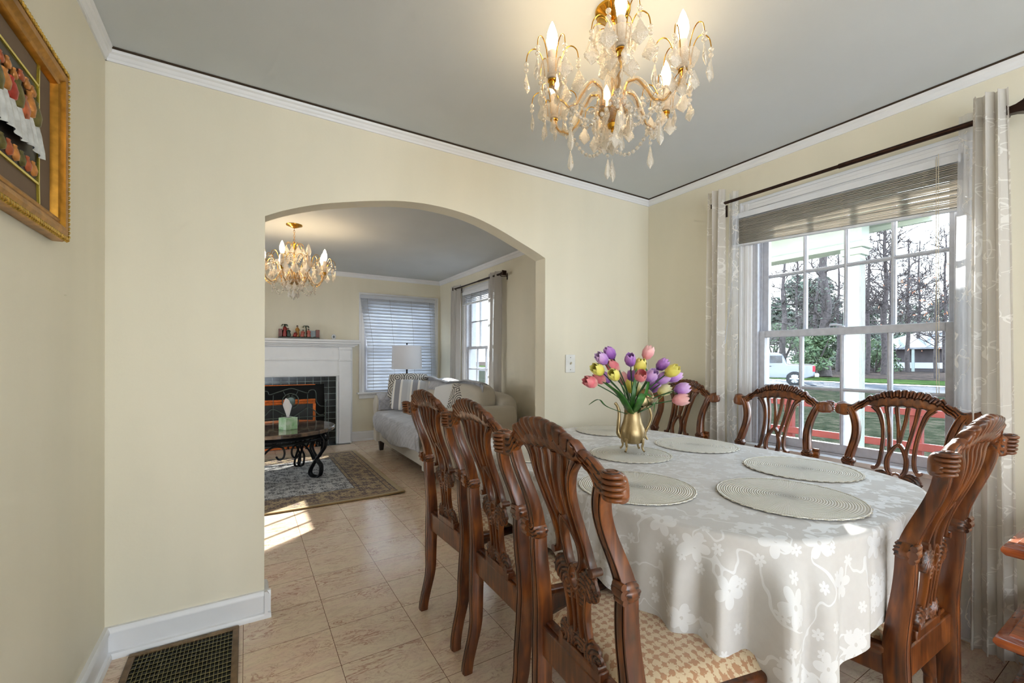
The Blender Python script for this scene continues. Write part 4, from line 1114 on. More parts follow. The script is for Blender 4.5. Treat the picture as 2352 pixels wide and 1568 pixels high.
s = MB(); bxx(s, FX1-.215, FX1-.195, .0, .075, 0, .965); bxx(s, FX0+.195, FX0+.215, 0, .075, 0, .965); bxx(s, FX0+.2, FX1-.2, 0, .075, .945, .965); s.build('inner_molding', M_TRIM, t, bevel=.003)
s = MB(); bxx(s, -1.725, -1.568, .0, .035, 0, .946); bxx(s, FX0+.212, FX0+.37, 0, .035, 0, .946); bxx(s, FX0+.37, -1.725, 0, .035, .840, .946); s.build('tile_surround', M_BTILE, t, bevel=.003)
s = MB(); bxx(s, FX0+.37, -1.725, 0, .004, 0, .84); s.build('firebox', M_FIREBOX, t)  # flat near-black panel filling the opening
s = MB(); bxx(s, FX0+.215, -1.40, .04, .165, 0.0005, .006); s.build('hearth', M_BTILE, t)
t = thing('electric_heater', 'copper framed electric heater standing in the dark firebox', 'heater', (-2.45, 4.10, 0))
s = MB(); s.box(-.60, .60, -.02, .03, .585, .650); s.tube([(-.60, -.025, .628), (.60, -.025, .628)], .014, 10); s.tube([(-.60, -.022, .60), (.60, -.022, .60)], .008, 10)
for x in (-.60, .57): s.box(x, x+.035, -.02, .03, .02, .585)
s.box(-.60, .60, -.02, .03, 0, .03); s.box(-.6, .6, .0, .02, .885-.05, .845); s.build('frame', M_COPPER, t, bevel=.003)
s = MB(); s.box(-.57, .57, .0, .02, .03, .585); s.build('mesh_panel', plain('heater_mesh', c8(22, 26, 26), .4), t)
t = thing('fire_screen', 'ornate grey wrought iron fire screen with a round scroll medallion', 'fire screen', (-2.30, 4.01, 0))
M_SCR = plain('pewter_iron', c8(92, 104, 100), .35, .6)
s = MB()
def tb(pts, r=.0055, n=6): s.tube([(x, 0, z) for x, z in cr(pts, n)], r, 8)
cxm = .145
tb([(cxm-.46, .52), (cxm-.38, .54), (cxm-.34, .60), (cxm-.33, .74), (cxm-.30, .775), (cxm-.26, .765), (cxm-.24, .73), (cxm-.14, .76), (cxm, .80), (cxm+.10, .77), (cxm+.20, .735), (cxm+.22, .765), (cxm+.27, .775), (cxm+.30, .74), (cxm+.31, .62), (cxm+.35, .56), (cxm+.40, .55)])
tb([(cxm-.42, .44), (cxm-.30, .46), (cxm-.21, .54), (cxm-.08, .47), (cxm, .42), (cxm+.08, .46), (cxm+.20, .54), (cxm+.28, .50), (cxm+.34, .44), (cxm+.40, .44)])
ring = [(cxm+.095*cos(a), 0, .635+.100*sin(a)) for a in [2*PI*k/28 for k in range(28)]]; s.tube(ring, .006, 8, closed=True)
for sg in (-1, 1):
    tb([(cxm+sg*.05, .72), (cxm+sg*.02, .715), (cxm+sg*.012, .70), (cxm+sg*.04, .685), (cxm+sg*.055, .66)], .004); tb([(cxm+sg*.05, .55), (cxm+sg*.02, .555), (cxm+sg*.012, .57), (cxm+sg*.04, .59), (cxm+sg*.055, .61)], .004)
    tb([(cxm+sg*.06, .71), (cxm+sg*.085, .765)], .004)
s.lathe([(.001, -.02), (.05, -.012), (.055, 0), (.05, .012), (.001, .02)], 18, (0, 0, 0)); 
i0 = len(s.v)-18*5; s.xf(Matrix.Translation((cxm, 0, .635)) @ Matrix.Rotation(PI/2, 4, 'X') @ Matrix.Diagonal((1, 1, .5, 1)).to_4x4(), i0)
for x in (cxm-.40, cxm-.30, cxm-.20, cxm-.1, cxm, cxm+.1, cxm+.20, cxm+.30): s.tube([(x, 0, .06), (x, 0, .46 if abs(x-cxm) < .15 else (.72 if abs(abs(x-cxm)-.2) < .02 else .5))], .0042, 6)
for x in (cxm-.42, cxm+.42): s.tube([(x, 0, 0), (x, 0, .60)], .009, 8); s.lathe([(.002, 0), (.012, .01), (.008, .02), (.012, .03), (.001, .045)], 10, (x, 0, .6))
s.tube([(cxm-.42, 0, .06), (cxm+.42, 0, .06)], .007, 8); s.tube([(cxm-.42, 0, .42), (cxm+.42, 0, .42)], .005, 8)
s.build('scrollwork', M_SCR, t)

# mantel ornaments: small robed figures on a plinth
t = thing('nativity_figurine', 'small painted figurine group with palms and brick walls on the mantel', 'figurine', (-2.045, 4.10, 1.455))
FM = {k: plain('figurine_'+k, c, .35, var=.15, vs=80) for k, c in dict(red=c8(150, 36, 30), rose=c8(190, 100, 84), gold=c8(176, 124, 50), green=c8(30, 56, 44), brick=c8(120, 56, 40), palm=c8(26, 46, 24), moss=c8(44, 44, 26), skin=c8(170, 120, 90), hair=c8(50, 30, 20)).items()}
s = MB(); s.box(-.245, .245, -.035, .045, 0, .022); s.grid(lambda u, v: (-.24+.48*u, -.034+.075*v, .022+.012*abs(sin(u*23))*sin(PI*v)), 40, 5); s.build('plinth', FM['moss'], t, bevel=.004)
for x0, x1, h in ((-.245, -.205, .125), (.200, .245, .125)):
    s = MB(); s.box(x0, x1, -.02, .04, .02, h); s.build('brick_wall', FM['brick'], t, bevel=.003)
s = MB(); s.box(.115, .20, .03, .04, .02, .115); s.build('back_panel', plain('figurine_sky', c8(170, 190, 200), .4), t)
def fig(x, h, colr, lean=0, y=0):
    s = MB(); H = h; s.lathe([(.004, 0), (.024, .004), (.026, H*.25), (.019, H*.5), (.020, H*.68), (.014, H*.78), (.005, H*.81)], 14, (0, 0, 0), fn=lambda r, z, a: (r*(1+.10*sin(a*5)), z))
    for sg in (-1, 1): s.tube([(sg*.017, 0, H*.70), (sg*.022, -.012, H*.55), (sg*.006, -.024, H*.52)], [.006, .0055, .004], 7)
    o = s.build('robed_figure', FM[colr], t, ang=70, loc=(x, y, .024)); o.rotation_euler = (0, lean, 0)
    s = MB(); s.lathe([(.001, H*.80), (.007, H*.82), (.0095, H*.88), (.008, H*.95), (.001, H*.985)], 12); s.build('head', FM['skin'], o)
    s = MB(); s.lathe([(.010, H*.86), (.0115, H*.92), (.009, H*.985), (.001, H)], 12, (0, .002, 0)); s.build('hair', FM['hair'], o)
fig(-.175, .165, 'red', .03); fig(-.125, .115, 'green', -.1, -.01); fig(-.025, .155, 'gold'); fig(.03, .100, 'rose', .15, -.015); fig(.115, .115, 'rose', -.05); fig(-.06, .07, 'red', .3, -.02)
for x, hh, lean in ((-.205, .175, .03), (.090, .165, -.01)):
    s = MB(); s.tube(cr([(x, .015, .02), (x+lean*.2, .015, hh*.5), (x+lean, .015, hh)], 4), .0065, 8)
    for k in range(8):
        a = 2*PI*k/8; s.tube(cr([(x+lean, .015, hh), (x+lean+.025*cos(a), .015+.02*sin(a), hh+.012), (x+lean+.048*cos(a), .015+.035*sin(a), hh-.018)], 4), [.004]*4+[.007]*3+[.004, .002], 6, flat=.4)
    s.build('palm_tree', FM['palm'], t)
t = thing('oval_clock', 'tiny white oval clock standing on the right end of the mantel', 'clock', (-1.615, 4.12, 1.455))
s = MB(); s.lathe([(.001, -.012), (.030, -.012), (.034, -.004), (.030, .006), (.02, .008), (.001, .006)], 26); s.xf(Matrix.Translation((0, 0, .038)) @ Matrix.Rotation(-PI/2, 4, 'X') @ Matrix.Diagonal((.85, 1.1, 1, 1)).to_4x4()); s.build('case', M_BLINDW, t)
s = MB(); s.lathe([(.001, 0), (.017, 0), (.017, .003), (.001, .003)], 22); s.xf(Matrix.Translation((0, -.012, .038)) @ Matrix.Rotation(PI/2, 4, 'X') @ Matrix.Diagonal((.8, 1.1, 1, 1)).to_4x4()); s.build('face', plain('clock_face', c8(90, 92, 92), .2), t)

# ------------------------------------------------------------------ rug
def rugmat():
    t = NT('persian_rug'); v = t.coord()
    x = t.n('SeparateXYZ'); t.l(v, x.inputs[0])
    # distance to the rug edges (rug object origin at its near right corner; x runs left negative, y away)
    dx = t.math('MULTIPLY', x.outputs[0], -1); dy = t.math('MINIMUM', x.outputs[1], t.math('SUBTRACT', 2.07, x.outputs[1]))
    d = t.math('MINIMUM', dx, dy)
    n1 = t.noise(v, 38, 3, 2.5); n2 = t.noise(v, 95, 2, 1)
    fl = t.math('MULTIPLY', flower_mask(t, v, 11, 6, .40), 1)
    fig = t.math('MAXIMUM', t.math('GREATER_THAN', n1, .56), fl)
    field = t.mix(t.math('MULTIPLY', fig, t.math('GREATER_THAN', n2, .42)), c8(196, 192, 186), c8(66, 58, 56))
    bord = t.mix(fig, c8(176, 148, 98), c8(92, 60, 38))
    inb = t.math('LESS_THAN', d, .36)
    c = t.mix(inb, field, bord)
    def band(a, b): return t.math('MULTIPLY', t.math('GREATER_THAN', d, a), t.math('LESS_THAN', d, b))
    for a, b, cc in ((.0, .045, c8(172, 148, 104)), (.05, .058, c8(60, 36, 28)), (.095, .103, c8(60, 36, 28)), (.315, .323, c8(60, 36, 28)), (.352, .360, c8(60, 36, 28)), (.058, .095, c8(150, 116, 74))):
        k = band(a, b) if cc != c8(150, 116, 74) else t.math('MULTIPLY', band(a, b), t.math('GREATER_THAN', t.noise(v, 60, 2), .5))
        c = t.mix(k, c, cc)
    t.set(col=c, rough=.95, sheen=.2); t.bump(t.noise(v, 300, 2), .5, .003); return t.m
s = MB()
def rg(u, v): return (-2.6*u, 2.07*v, .010+.004*max(0, 1-abs(u)/.05)*abs(sin(v*9))+(.012*max(0, 1-u*8)*max(0, 1-v*8)))
s.grid(rg, 80, 60); s.grid(lambda u, v: (-2.6*u, 2.07*v, .001), 2, 2, flip=True)
o = s.build('area_rug', rugmat(), ang=60); o.location = (-1.445, 1.475, .001)
s2 = MB(); s2.tube([(0, 0, .018), (-.2, 0, .008), (-2.6, 0, .007)], .0055, 6); s2.tube([(0, 0, .018), (0, .2, .008), (0, 2.07, .007)], .005, 6); s2.build('binding', plain('rug_binding', c8(156, 128, 86), .9), o)
tag(o, 'patterned beige and grey persian rug under the coffee table', 'rug')

# ------------------------------------------------------------------ coffee table
def stonemat():
    t = NT('mosaic_marble_top'); v = t.coord(); br = t.n('TexBrick', offset=.5); t.l(v, br.inputs['Vector'])
    for a, b in (('Scale', 1), ('Mortar Size', .0012), ('Brick Width', .17), ('Row Height', .085), ('Bias', .0)): br.inputs[a].default_value = b
    br.inputs['Color1'].default_value = (0, 0, 0, 1); br.inputs['Color2'].default_value = (1, 1, 1, 1); br.inputs['Mortar'].default_value = (.3, .3, .3, 1)
    st = t.n('Mapping'); t.l(v, st.inputs[0]); st.inputs['Scale'].default_value = (1, 3, 1); nz = t.noise(st.outputs[0], 10, 6, 1.5)
    k = t.math('ADD', t.math('MULTIPLY', br.outputs['Color'], .45), t.math('MULTIPLY', nz, .6))
    t.set(col=t.ramp(k, [(.15, c8(40, 36, 34)), (.4, c8(88, 78, 72)), (.65, c8(128, 104, 84)), (.85, c8(176, 160, 140))]), rough=.08, coat=.5); return t.m
CT = (-2.385, 2.64)
t = thing('coffee_table', 'round mosaic marble coffee table on black scrolled iron legs', 'coffee table', (CT[0], CT[1], 0))
s = MB(); s.lathe([(.002, .462), (.52, .462), (.538, .468), (.54, .494), (.532, .502), (.002, .502)], 64); s.build('table_top', stonemat(), t)
s = MB(); 
for z, r in ((.452, .47), (.432, .455), (.398, .45)): s.tube([(r*cos(a), r*sin(a), z) for a in [2*PI*k/48 for k in range(48)]], .010, 8, closed=True)
s.build('ring', M_IRON, t)
for k in range(4):
    a = -.62+k*PI/2; ca, sa = cos(a), sin(a)
    s = MB()
    for off in (-.022, .022):
        q = [(.46, .46), (.40, .40), (.36, .30), (.42, .18), (.46, .12), (.45, .03), (.40, .012), (.35, .04), (.36, .10), (.42, .20), (.49, .30), (.50, .38), (.46, .44)]
        s.tube([(r*ca-off*sa, r*sa+off*ca, z+.002) for r, z in cr(q, 6)], .011, 8)
    q = [(.44, .41), (.50, .45), (.53, .42), (.51, .38), (.46, .38)]
    s.tube([(r*ca, r*sa, z) for r, z in cr(q, 5)], .012, 8)
    s.build('leg', M_IRON, t)
for k in range(4):
    a = -.62+(k+.5)*PI/2
    s = MB()
    for sg in (-1, 1):
        P3 = []
        for u, z in cr([(.30, .20), (.24, .30), (.15, .375), (.06, .37), (.035, .32), (.05, .27), (.09, .26), (.115, .29)], 6):
            th = a+sg*u*2.3*.9; rr = .42; P3.append((rr*cos(th), rr*sin(th), z))
        s.tube(P3, .009, 8)
    s.lathe([(.002, 0), (.012, .012), (.002, .03)], 8, (.42*cos(a), .42*sin(a), .345))
    s.build('scroll_brace', M_IRON, t)
t = thing('tissue_box', 'pale green marbled tissue box with a white tissue on the coffee table', 'tissue box', (-2.30, 2.45, .5025), .5)
gm = NT('green_marbled_card'); gm.set(col=gm.ramp(gm.noise(gm.coord(), 16, 3, .8), [(.35, c8(214, 232, 208)), (.6, c8(168, 212, 160)), (.75, c8(132, 192, 122))]), rough=.4)
s = MB(); s.box(-.06, .06, -.06, .06, 0, .115); s.build('box', gm.m, t, bevel=.002)
s = MB(); s.lathe([(.001, .1155), (.032, .1155), (.030, .117), (.001, .117)], 20, fn=lambda r, z, a: (r*(1 if abs(cos(a)) < .7 else 1.1), z)); s.build('opening', plain('box_slot', c8(120, 120, 124), .6), t)
s = MB(); s.grid(lambda u, v: ((u-.5)*(.02+.11*v*(1-.75*max(0, v-.75)/.25)), .012*sin(u*7)*(.3+v)+.01*v, .112+.17*v+.02*sin(u*5)*v), 14, 14); s.build('tissue', plain('tissue_paper', c8(244, 242, 246), .8, var=.01), t, ang=180, solid=.0008)

# ------------------------------------------------------------------ sofa
def soft(name, col, col2=None, sc=26, rough=.9):
    t = NT(name); v = t.coord(); t.set(col=t.ramp(t.noise(v, 300, 2), [(.3, tuple(x*.88 for x in col[:3])+(1,)), (.7, col)]), rough=rough, sheen=.3); t.bump(t.noise(v, 400, 2), .3, .001); return t.m
M_SOFA = soft('oatmeal_linen', c8(206, 198, 184)); 
def quiltmat():
    t = NT('grey_quilted_cover'); v = t.coord('UV'); x = t.n('SeparateXYZ'); t.l(v, x.inputs[0])
    a = t.math('ABSOLUTE', t.math('SINE', t.math('MULTIPLY', t.math('ADD', x.outputs[0], x.outputs[1]), 34))); b = t.math('ABSOLUTE', t.math('SINE', t.math('MULTIPLY', t.math('SUBTRACT', x.outputs[0], x.outputs[1]), 34)))
    h = t.math('POWER', t.math('MULTIPLY', a, b), .35)
    t.set(col=t.ramp(t.noise(t.coord(), 8, 3), [(.3, c8(170, 170, 176)), (.7, c8(192, 192, 198))]), rough=.8, sheen=.4); t.bump(h, .7, .008); return t.m
M_QUILT = quiltmat()
def superbox(s, c, h, p=5, m=0, nu=28, nv=16, puff=0):
    def fn(u, v):
        a = u*2*PI; b = (v-.5)*PI
        f = lambda w, e: math.copysign(abs(w)**e, w)
        e1 = 2/p; x = f(cos(b), e1)*f(cos(a), e1); y = f(cos(b), e1)*f(sin(a), e1); z = f(sin(b), e1)
        return (c[0]+h[0]*x, c[1]+h[1]*y, c[2]+h[2]*z*(1+puff*(1-x*x)*(1-y*y)))
    s.grid(fn, nu, nv, m=m)
SX, SYc = 0, 0
t = thing('sofa', 'beige linen sofa with rolled arms along the living room window wall', 'sofa', (-.72, 2.50, 0))
# local: x -0.5 front .. +0.5 back ; y -1.0 near .. +1.0 far
s = MB(); s.box(-.46, .50, -.96, .98, .13, .33); s.build('base', M_SOFA, t, bevel=.02)
s = MB(); superbox(s, (.42, 0, .50), (.13, .96, .33), 6); s.build('back_frame', M_SOFA, t, ang=180)
for yy, zz in ((-.90, .0), (.92, .0)):
    s = MB(); 
    def roll(yy=yy):
        rings = []
        for x in (-.50, -.485, .35, .45):
            g = .93 if x in (-.50,) else 1
            pr2 = [(-.075, .13), (-.078, .40), (-.085, .50), (-.115, .57), (-.115, .64), (-.085, .695), (-.02, .715), (.05, .70), (.085, .65), (.085, .58), (.075, .50), (.07, .13)]
            sgn = 1 if yy < 0 else -1
            rings.append([(x, yy+sgn*a*g, .13+(z-.13)*g) for a, z in cr(pr2, 3)])
        return rings
    s.loft(roll()); s.build('arm', M_SOFA, t, ang=50, bevel=0)
for yy, ln in ((-.39, .43), (.44, .40)):
    s = MB(); superbox(s, (-.12, yy, .415), (.40, ln, .088), 9, puff=.1); s.build('seat_cushion', M_SOFA, t, ang=180)
s = MB(); superbox(s, (.20, -.42, .72), (.15, .44, .205), 4.2); s.build('back_cushion', M_SOFA, t, ang=180)
s = MB(); superbox(s, (.20, .44, .70), (.14, .42, .19), 4.2); s.build('back_cushion', M_SOFA, t, ang=180)
for sx in (-.42, .42):
    for sy in (-.90, .92):
        s = MB(); s.loft([[(sx+a*w, sy+b*w, z) for a, b in ((-1, -1), (1, -1), (1, 1), (-1, 1))] for w, z in ((.022, 0), (.034, .13))]); s.build('leg', M_DARKW, t)
# quilted cover
s = MB()
def cov(u, v):
    y = 1.63+u*(3.33-1.63)     # world y
    L = [(-.62, .94), (-.56, .92), (-.60, .72), (-.66, .53), (-.9, .522), (-1.20, .515), (-1.245, .48), (-1.255, .40), (-1.25, .27)]
    P_ = cr(L, 4); k = v*(len(P_)-1); i = min(int(k), len(P_)-2); f = k-i
    x = P_[i][0]*(1-f)+P_[i+1][0]*f; z = P_[i][1]*(1-f)+P_[i+1][1]*f
    if v > .70: z += (v-.70)*(.12*sin(u*7+1)-.25*(1 if u < .3 else .2)*0); x -= .012*abs(sin(u*16))*(v-.7)*3
    if v < .15: z += .02*sin(u*9)
    return (x+.006*sin(u*40)*sin(v*20), y+(.03*sin(v*9) if u > .95 or u < .05 else 0), z+.004*sin(u*33+v*12))
s.grid(cov, 80, 60, uvf=lambda u, v: (u*1.7, v*1.5))
def cov2(u, v):  # over the far arm's inner side
    y = 3.385-.05*v; return (-1.20+u*.62, 3.36+.0*v-.035*min(1, v*3)+.07*(1-min(1, v*4)), .735-.205*v+.004*sin(u*20))
s.grid(cov2, 24, 16, uvf=lambda u, v: (u*.8, v*.3))
def cov3(u, v):  # over the top of the back
    a = v*PI; return (-.45+.19*cos(a)-.02, 1.95+u*1.35, .80+.135*sin(a)+.012*sin(u*12))
s.grid(cov3, 40, 14, uvf=lambda u, v: (u*1.5, v*.6))
o = s.build('sofa_cover', M_QUILT, ang=180, solid=.012); tag(o, 'grey quilted protective cover draped over the sofa seat and back', 'sofa cover')

def medallion(name, bg, fg, sc):
    t = NT(name); v = t.coord(scale=(1, 1, 1)); x = t.n('SeparateXYZ'); t.l(v, x.inputs[0]); cb = t.n('CombineXYZ'); t.l(x.outputs[0], cb.inputs[0]); t.l(x.outputs[2], cb.inputs[1])
    vo = t.n('TexVoronoi', voronoi_dimensions='2D'); t.l(cb.outputs[0], vo.inputs['Vector']); vo.inputs['Scale'].default_value = sc; vo.inputs['Randomness'].default_value = .3
    rg_ = t.math('SINE', t.math('MULTIPLY', vo.outputs['Distance'], 46)); dots = t.math('SINE', t.math('MULTIPLY', t.noise(cb.outputs[0], 60, 2), 60))
    f = t.math('GREATER_THAN', t.math('ADD', rg_, t.math('MULTIPLY', dots, .6)), .1)
    t.set(col=t.mix(f, bg, fg), rough=.85, sheen=.2); return t.m
def stripes():
    t = NT('striped_cushion'); v = t.coord(); x = t.n('SeparateXYZ'); t.l(v, x.inputs[0]); k = t.math('FRACT', t.math('MULTIPLY', x.outputs[0], 4.6))
    nd = t.n('ValToRGB'); nd.color_ramp.interpolation = 'CONSTANT'; e = nd.color_ramp.elements
    for p, c in ((.30, c8(238, 234, 228)), (.42, c8(190, 192, 196)), (.75, c8(206, 208, 210)), (.90, c8(238, 234, 228))): q = e.new(p); q.color = c
    e[0].color = c8(146, 146, 152); t.l(k, nd.inputs[0]); t.set(col=nd.outputs[0], rough=.8, sheen=.3); return t.m
M_MED = medallion('medallion_print', c8(220, 214, 204), c8(80, 76, 72), 5.2); M_STR = stripes(); M_LIGHTC = soft('pale_cushion_linen', c8(232, 232, 232))
def pillow(lb, loc, w, h, d, rot, mat, pm=None):
    t = thing('throw_pillow', lb, 'pillow', loc, 0, 'throw pillows on the sofa'); t.rotation_euler = rot
    s = MB()
    for side in (1, -1):
        def fn(u, v, side=side):
            a, b = u*2-1, v*2-1; k = max(0, (1-a**2*.98))**.55*max(0, (1-b**2*.98))**.55
            return (a*w/2*(1-.07*b*b), side*d*k*.5, h/2+b*h/2*(1-.07*a*a))
        s.grid(fn, 20, 20, flip=(side == 1))
    s.build('cover', mat, t, ang=180)
    s = MB(); s.tube([(a*w/2*(1-.07*b*b), 0, h/2+b*h/2*(1-.07*a*a)) for a, b in [(-1+2*k/8, -1) for k in range(8)]+[(1, -1+2*k/8) for k in range(8)]+[(1-2*k/8, 1) for k in range(8)]+[(-1, 1-2*k/8) for k in range(8)]], .004, 6, closed=True)
    s.build('piping', pm or mat, t)
pillow('medallion print pillow leaning in the far corner of the sofa', (-.84, 3.24, .54), .52, .47, .16, (-.25, 0, -.35), M_MED)
pillow('grey and white striped pillow in front of the medallion print pillow', (-.88, 3.02, .54), .50, .40, .15, (-.30, .06, -.42), M_STR)
pillow('plain pale sunlit pillow in the middle of the sofa', (-.72, 2.24, .54), .40, .38, .14, (-.3, -.15, -1.0), M_LIGHTC)
pillow('small medallion print pillow next to the plain pale pillow', (-.70, 2.02, .54), .36, .38, .13, (-.25, .15, -1.15), M_MED)

# ------------------------------------------------------------------ side table and lamp
t = thing('side_table', 'dark side table behind the far end of the sofa carrying the lamp', 'side table', (-.62, 3.84, 0))
s = MB(); s.box(-.22, .22, -.2, .2, .56, .59); s.build('top', M_DARKW, t, bevel=.004)
for sx in (-1, 1):
    for sy in (-1, 1): MB().box(sx*.19-.018, sx*.19+.018, sy*.17-.018, sy*.17+.018, 0, .56).build('leg', M_DARKW, t)
t = thing('table_lamp', 'table lamp with white drum shade and white tapered base behind the sofa', 'lamp', (-.665, 3.84, .59))
s = MB(); s.loft([[(w*a, w*b, z) for a, b in ((-1, -1), (1, -1), (1, 1), (-1, 1))] for w, z in ((.05, 0), (.055, .02), (.045, .03), (.062, .15), (.066, .34), (.066, .345))]); o = s.build('base', plain('cream_ceramic', c8(226, 220, 204), .25, var=.02), t, bevel=.006); o.rotation_euler = (0, 0, .5)
s = MB(); s.loft([[(w*a, w*b, z) for a, b in ((-1, -1), (1, -1), (1, 1), (-1, 1))] for w, z in ((.070, .345), (.070, .352), (.05, .362), (.022, .385), (.012, .40))]); s.tube([(0, 0, .39), (0, 0, .80)], .006, 8); s.lathe([(.012, .40), (.014, .45), (.01, .47)], 12); s.lathe([(.002, .805), (.012, .81), (.014, .82), (.002, .834)], 12); s.build('fitting', M_IRON, t)
sm = NT('linen_drum_shade'); df = sm.n('BsdfDiffuse'); tl = sm.n('BsdfTranslucent'); df.inputs[0].default_value = tl.inputs[0].default_value = (.92, .91, .93, 1); mx = sm.n('MixShader'); mx.inputs[0].default_value = .3; sm.l(df.outputs[0], mx.inputs[1]); sm.l(tl.outputs[0], mx.inputs[2]); sm.l(mx.outputs[0], sm.out.inputs[0])
s = MB(); s.lathe([(.215, .455), (.205, .79), (.202, .79), (.212, .455), (.215, .455)], 48, cap=False); s.build('lamp_shade', sm.m, t, ang=60)
s = MB(); [s.tube([(0, 0, .785), (.203*cos(a), .203*sin(a), .785)], .002, 5) for a in (0, 2.1, 4.2)]; s.build('spider', M_IRON, t)

# ------------------------------------------------------------------ outdoors
GZ = -.22
def ground(name, x0, x1, y0, y1, z, mat, dz=.0):
    s = MB(); s.box(x0, x1, y0, y1, z-.05, z); o = s.build(name, mat, smooth=False); o['kind'] = 'structure'; return o
def grassmat(name, a, b, c):
    t = NT(name); v = t.coord(); t.set(col=t.ramp(t.noise(v, 3.5, 8, .5, .7), [(.35, a), (.5, b), (.65, c)]), rough=.95, spec=0.0); t.bump(t.noise(v, 25, 4), .8, .05); return t.m
ground('field_1', .16, 20.5, -14, 44, GZ, grassmat('dormant_lawn', c8(28, 34, 26), c8(46, 50, 40), c8(70, 66, 58)))
ground('road_1', 20.5, 28.5, -20, 70, GZ+.02, plain('asphalt', c8(74, 76, 82), .9, var=.15, vs=.6, spec=.05))
ground('field_2', 28.5, 34.5, -20, 90, GZ+.12, grassmat('green_verge', c8(46, 60, 34), c8(62, 80, 44), c8(74, 84, 56)))
ground('field_3', 34.5, 140, -60, 150, GZ+.15, grassmat('leaf_litter', c8(52, 48, 46), c8(74, 66, 63), c8(94, 80, 72)))
# porch
M_PORCH = plain('porch_white_paint', c8(160, 172, 168), .5, var=.04, vs=5)
PX, PY = 2.0, -.60
r = bpy.data.objects.new('porch_frame', None); C.objects.link(r); r['kind'] = 'structure'
s = MB(); s.box(PX-.06, PX+.06, PY-.06, PY+.06, GZ, 2.19); s.box(PX-.075, PX+.075, PY-.075, PY+.075, GZ, GZ+.12)
for k in range(4): s.box(PX-.05+k*.028, PX-.042+k*.028, PY-.064, PY-.06, GZ+.12, 2.1)
s.build('column', M_PORCH, r, bevel=.004)
s = MB(); s.box(PX-.08, PX+.08, PY-.08, PY+.08, 2.13, 2.19); s.box(PX-.10, PX+.10, PY-.10, 2.6, 2.19, 2.24); s.box(PX-.08, PX+.08, PY-.08, 2.6, 2.24, 2.50); s.build('beam', M_PORCH, r, bevel=.004)
s = MB(); s.box(1.50, PX+.38, PY-.42, .70, 2.44, 2.46); 
for k in range(7): s.box(1.52+k*.12, 1.53+k*.12, PY-.42, .7, 2.435, 2.442)
s.box(PX+.36, PX+.40, PY-.42, 2.6, 2.40, 2.56)
s.build('eave', M_PORCH, r, bevel=.002)
# fence
M_FENCE = plain('red_fence_paint', c8(122, 46, 42), .6, var=.1, vs=6)
t = thing('lawn_fence', 'low red board fence with two rails standing outside the window', 'fence', (3.35, 0, GZ))
s = MB(); s.box(-.02, .02, -3.2, 5.0, .835, .905); s.build('rail', M_FENCE, t, bevel=.004)
s = MB(); s.box(-.02, .02, -3.2, 5.0, .475, .555); s.build('rail', M_FENCE, t, bevel=.004)
for y in (-2.4, -1.06, -.64, .62, 1.9, 3.2, 4.5): MB().box(.02, .10, y-.05, y+.05, 0, 1.0).build('post', M_FENCE, t, bevel=.005)

# pickup truck: body runs along y; rear toward -y
t = thing('pickup_truck', 'white crew cab pickup truck parked across the street', 'truck', tuple(Vector((at(1872, 826, 22.5).x, at(1872, 826, 22.5).y, GZ+.02))-Matrix.Rotation(.42, 3, 'Z') @ Vector((-.9, -2.6, 0))), .42)
M_CARW = plain('white_car_paint', c8(138, 144, 154), .3, var=.01, coat=.6); M_TGL = plain('dark_truck_glass', c8(70, 76, 86), .1, var=.3, vs=2); M_TYRE = plain('tyre_rubber', c8(40, 40, 42), .8); M_RIM = plain('alloy_rim', c8(180, 182, 186), .3, .7); M_TAIL = plain('red_tail_lamp', c8(200, 40, 60), .3)
s = MB()  # side profile (y,z)
sp = [(-2.55, .55), (-2.60, .75), (-2.58, 1.12), (-1.36, 1.14), (-1.34, 1.18), (-1.08, 1.70), (-.90, 1.78), (.45, 1.78), (1.15, 1.22), (2.35, 1.10), (2.65, .95), (2.70, .50), (2.2, .42), (-2.2, .42)]
def wheelcut(P_): return P_
s.loft([[(x, y*g, .42+(z-.42)*(g if z > 1.3 else 1)) for y, z in sp] for x, g in ((-.90, .995), (-.86, 1), (.86, 1), (.90, .995))]); s.build('body', M_CARW, t, bevel=.04, ang=30)
for x in (-.905, .905):
    s = MB()
    s.box(x-.008, x+.008, -1.16, -.58, 1.22, 1.62); s.box(x-.008, x+.008, -.46, .28, 1.22, 1.62); s.build('side_window', M_TGL, t, bevel=.03)
    for y in (-1.72, 1.62):
        s = MB(); s.lathe([(.01, -.10), (.36, -.10), (.39, -.06), (.39, .06), (.36, .10), (.01, .10)], 28); s.xf(Matrix.Translation((x*.96, y, .39)) @ Matrix.Rotation(PI/2, 4, 'Y')); w = s.build('wheel', M_TYRE, t)
        s = MB(); s.lathe([(.01, -.112), (.22, -.112), (.24, -.09), (.24, .09), (.22, .112), (.01, .112)], 20, fn=lambda r, z, a: (r, z*(1-.15*(cos(6*a) > .3)*(r > .1)))); s.xf(Matrix.Translation((x*.96, y, .39)) @ Matrix.Rotation(PI/2, 4, 'Y')); s.build('rim', M_RIM, w)
    s = MB(); s.box(x-.012, x+.012, -2.615, -2.50, .78, 1.08); s.build('tail_lamp', M_TAIL, t, bevel=.01)
    s = MB(); s.box(x-.02, x+.02, -.66, -.5, 1.02, 1.06); s.box(x-.02, x+.02, .12, .28, 1.02, 1.06); s.build('door_handle', M_TYRE, t)
s = MB(); s.box(-.80, .80, -2.50, -1.38, 1.135, 1.16); s.build('bed_liner', M_TYRE, t)
s = MB(); s.box(-.88, .88, -2.78, -2.58, .50, .66); s.build('rear_bumper', M_RIM, t, bevel=.02)

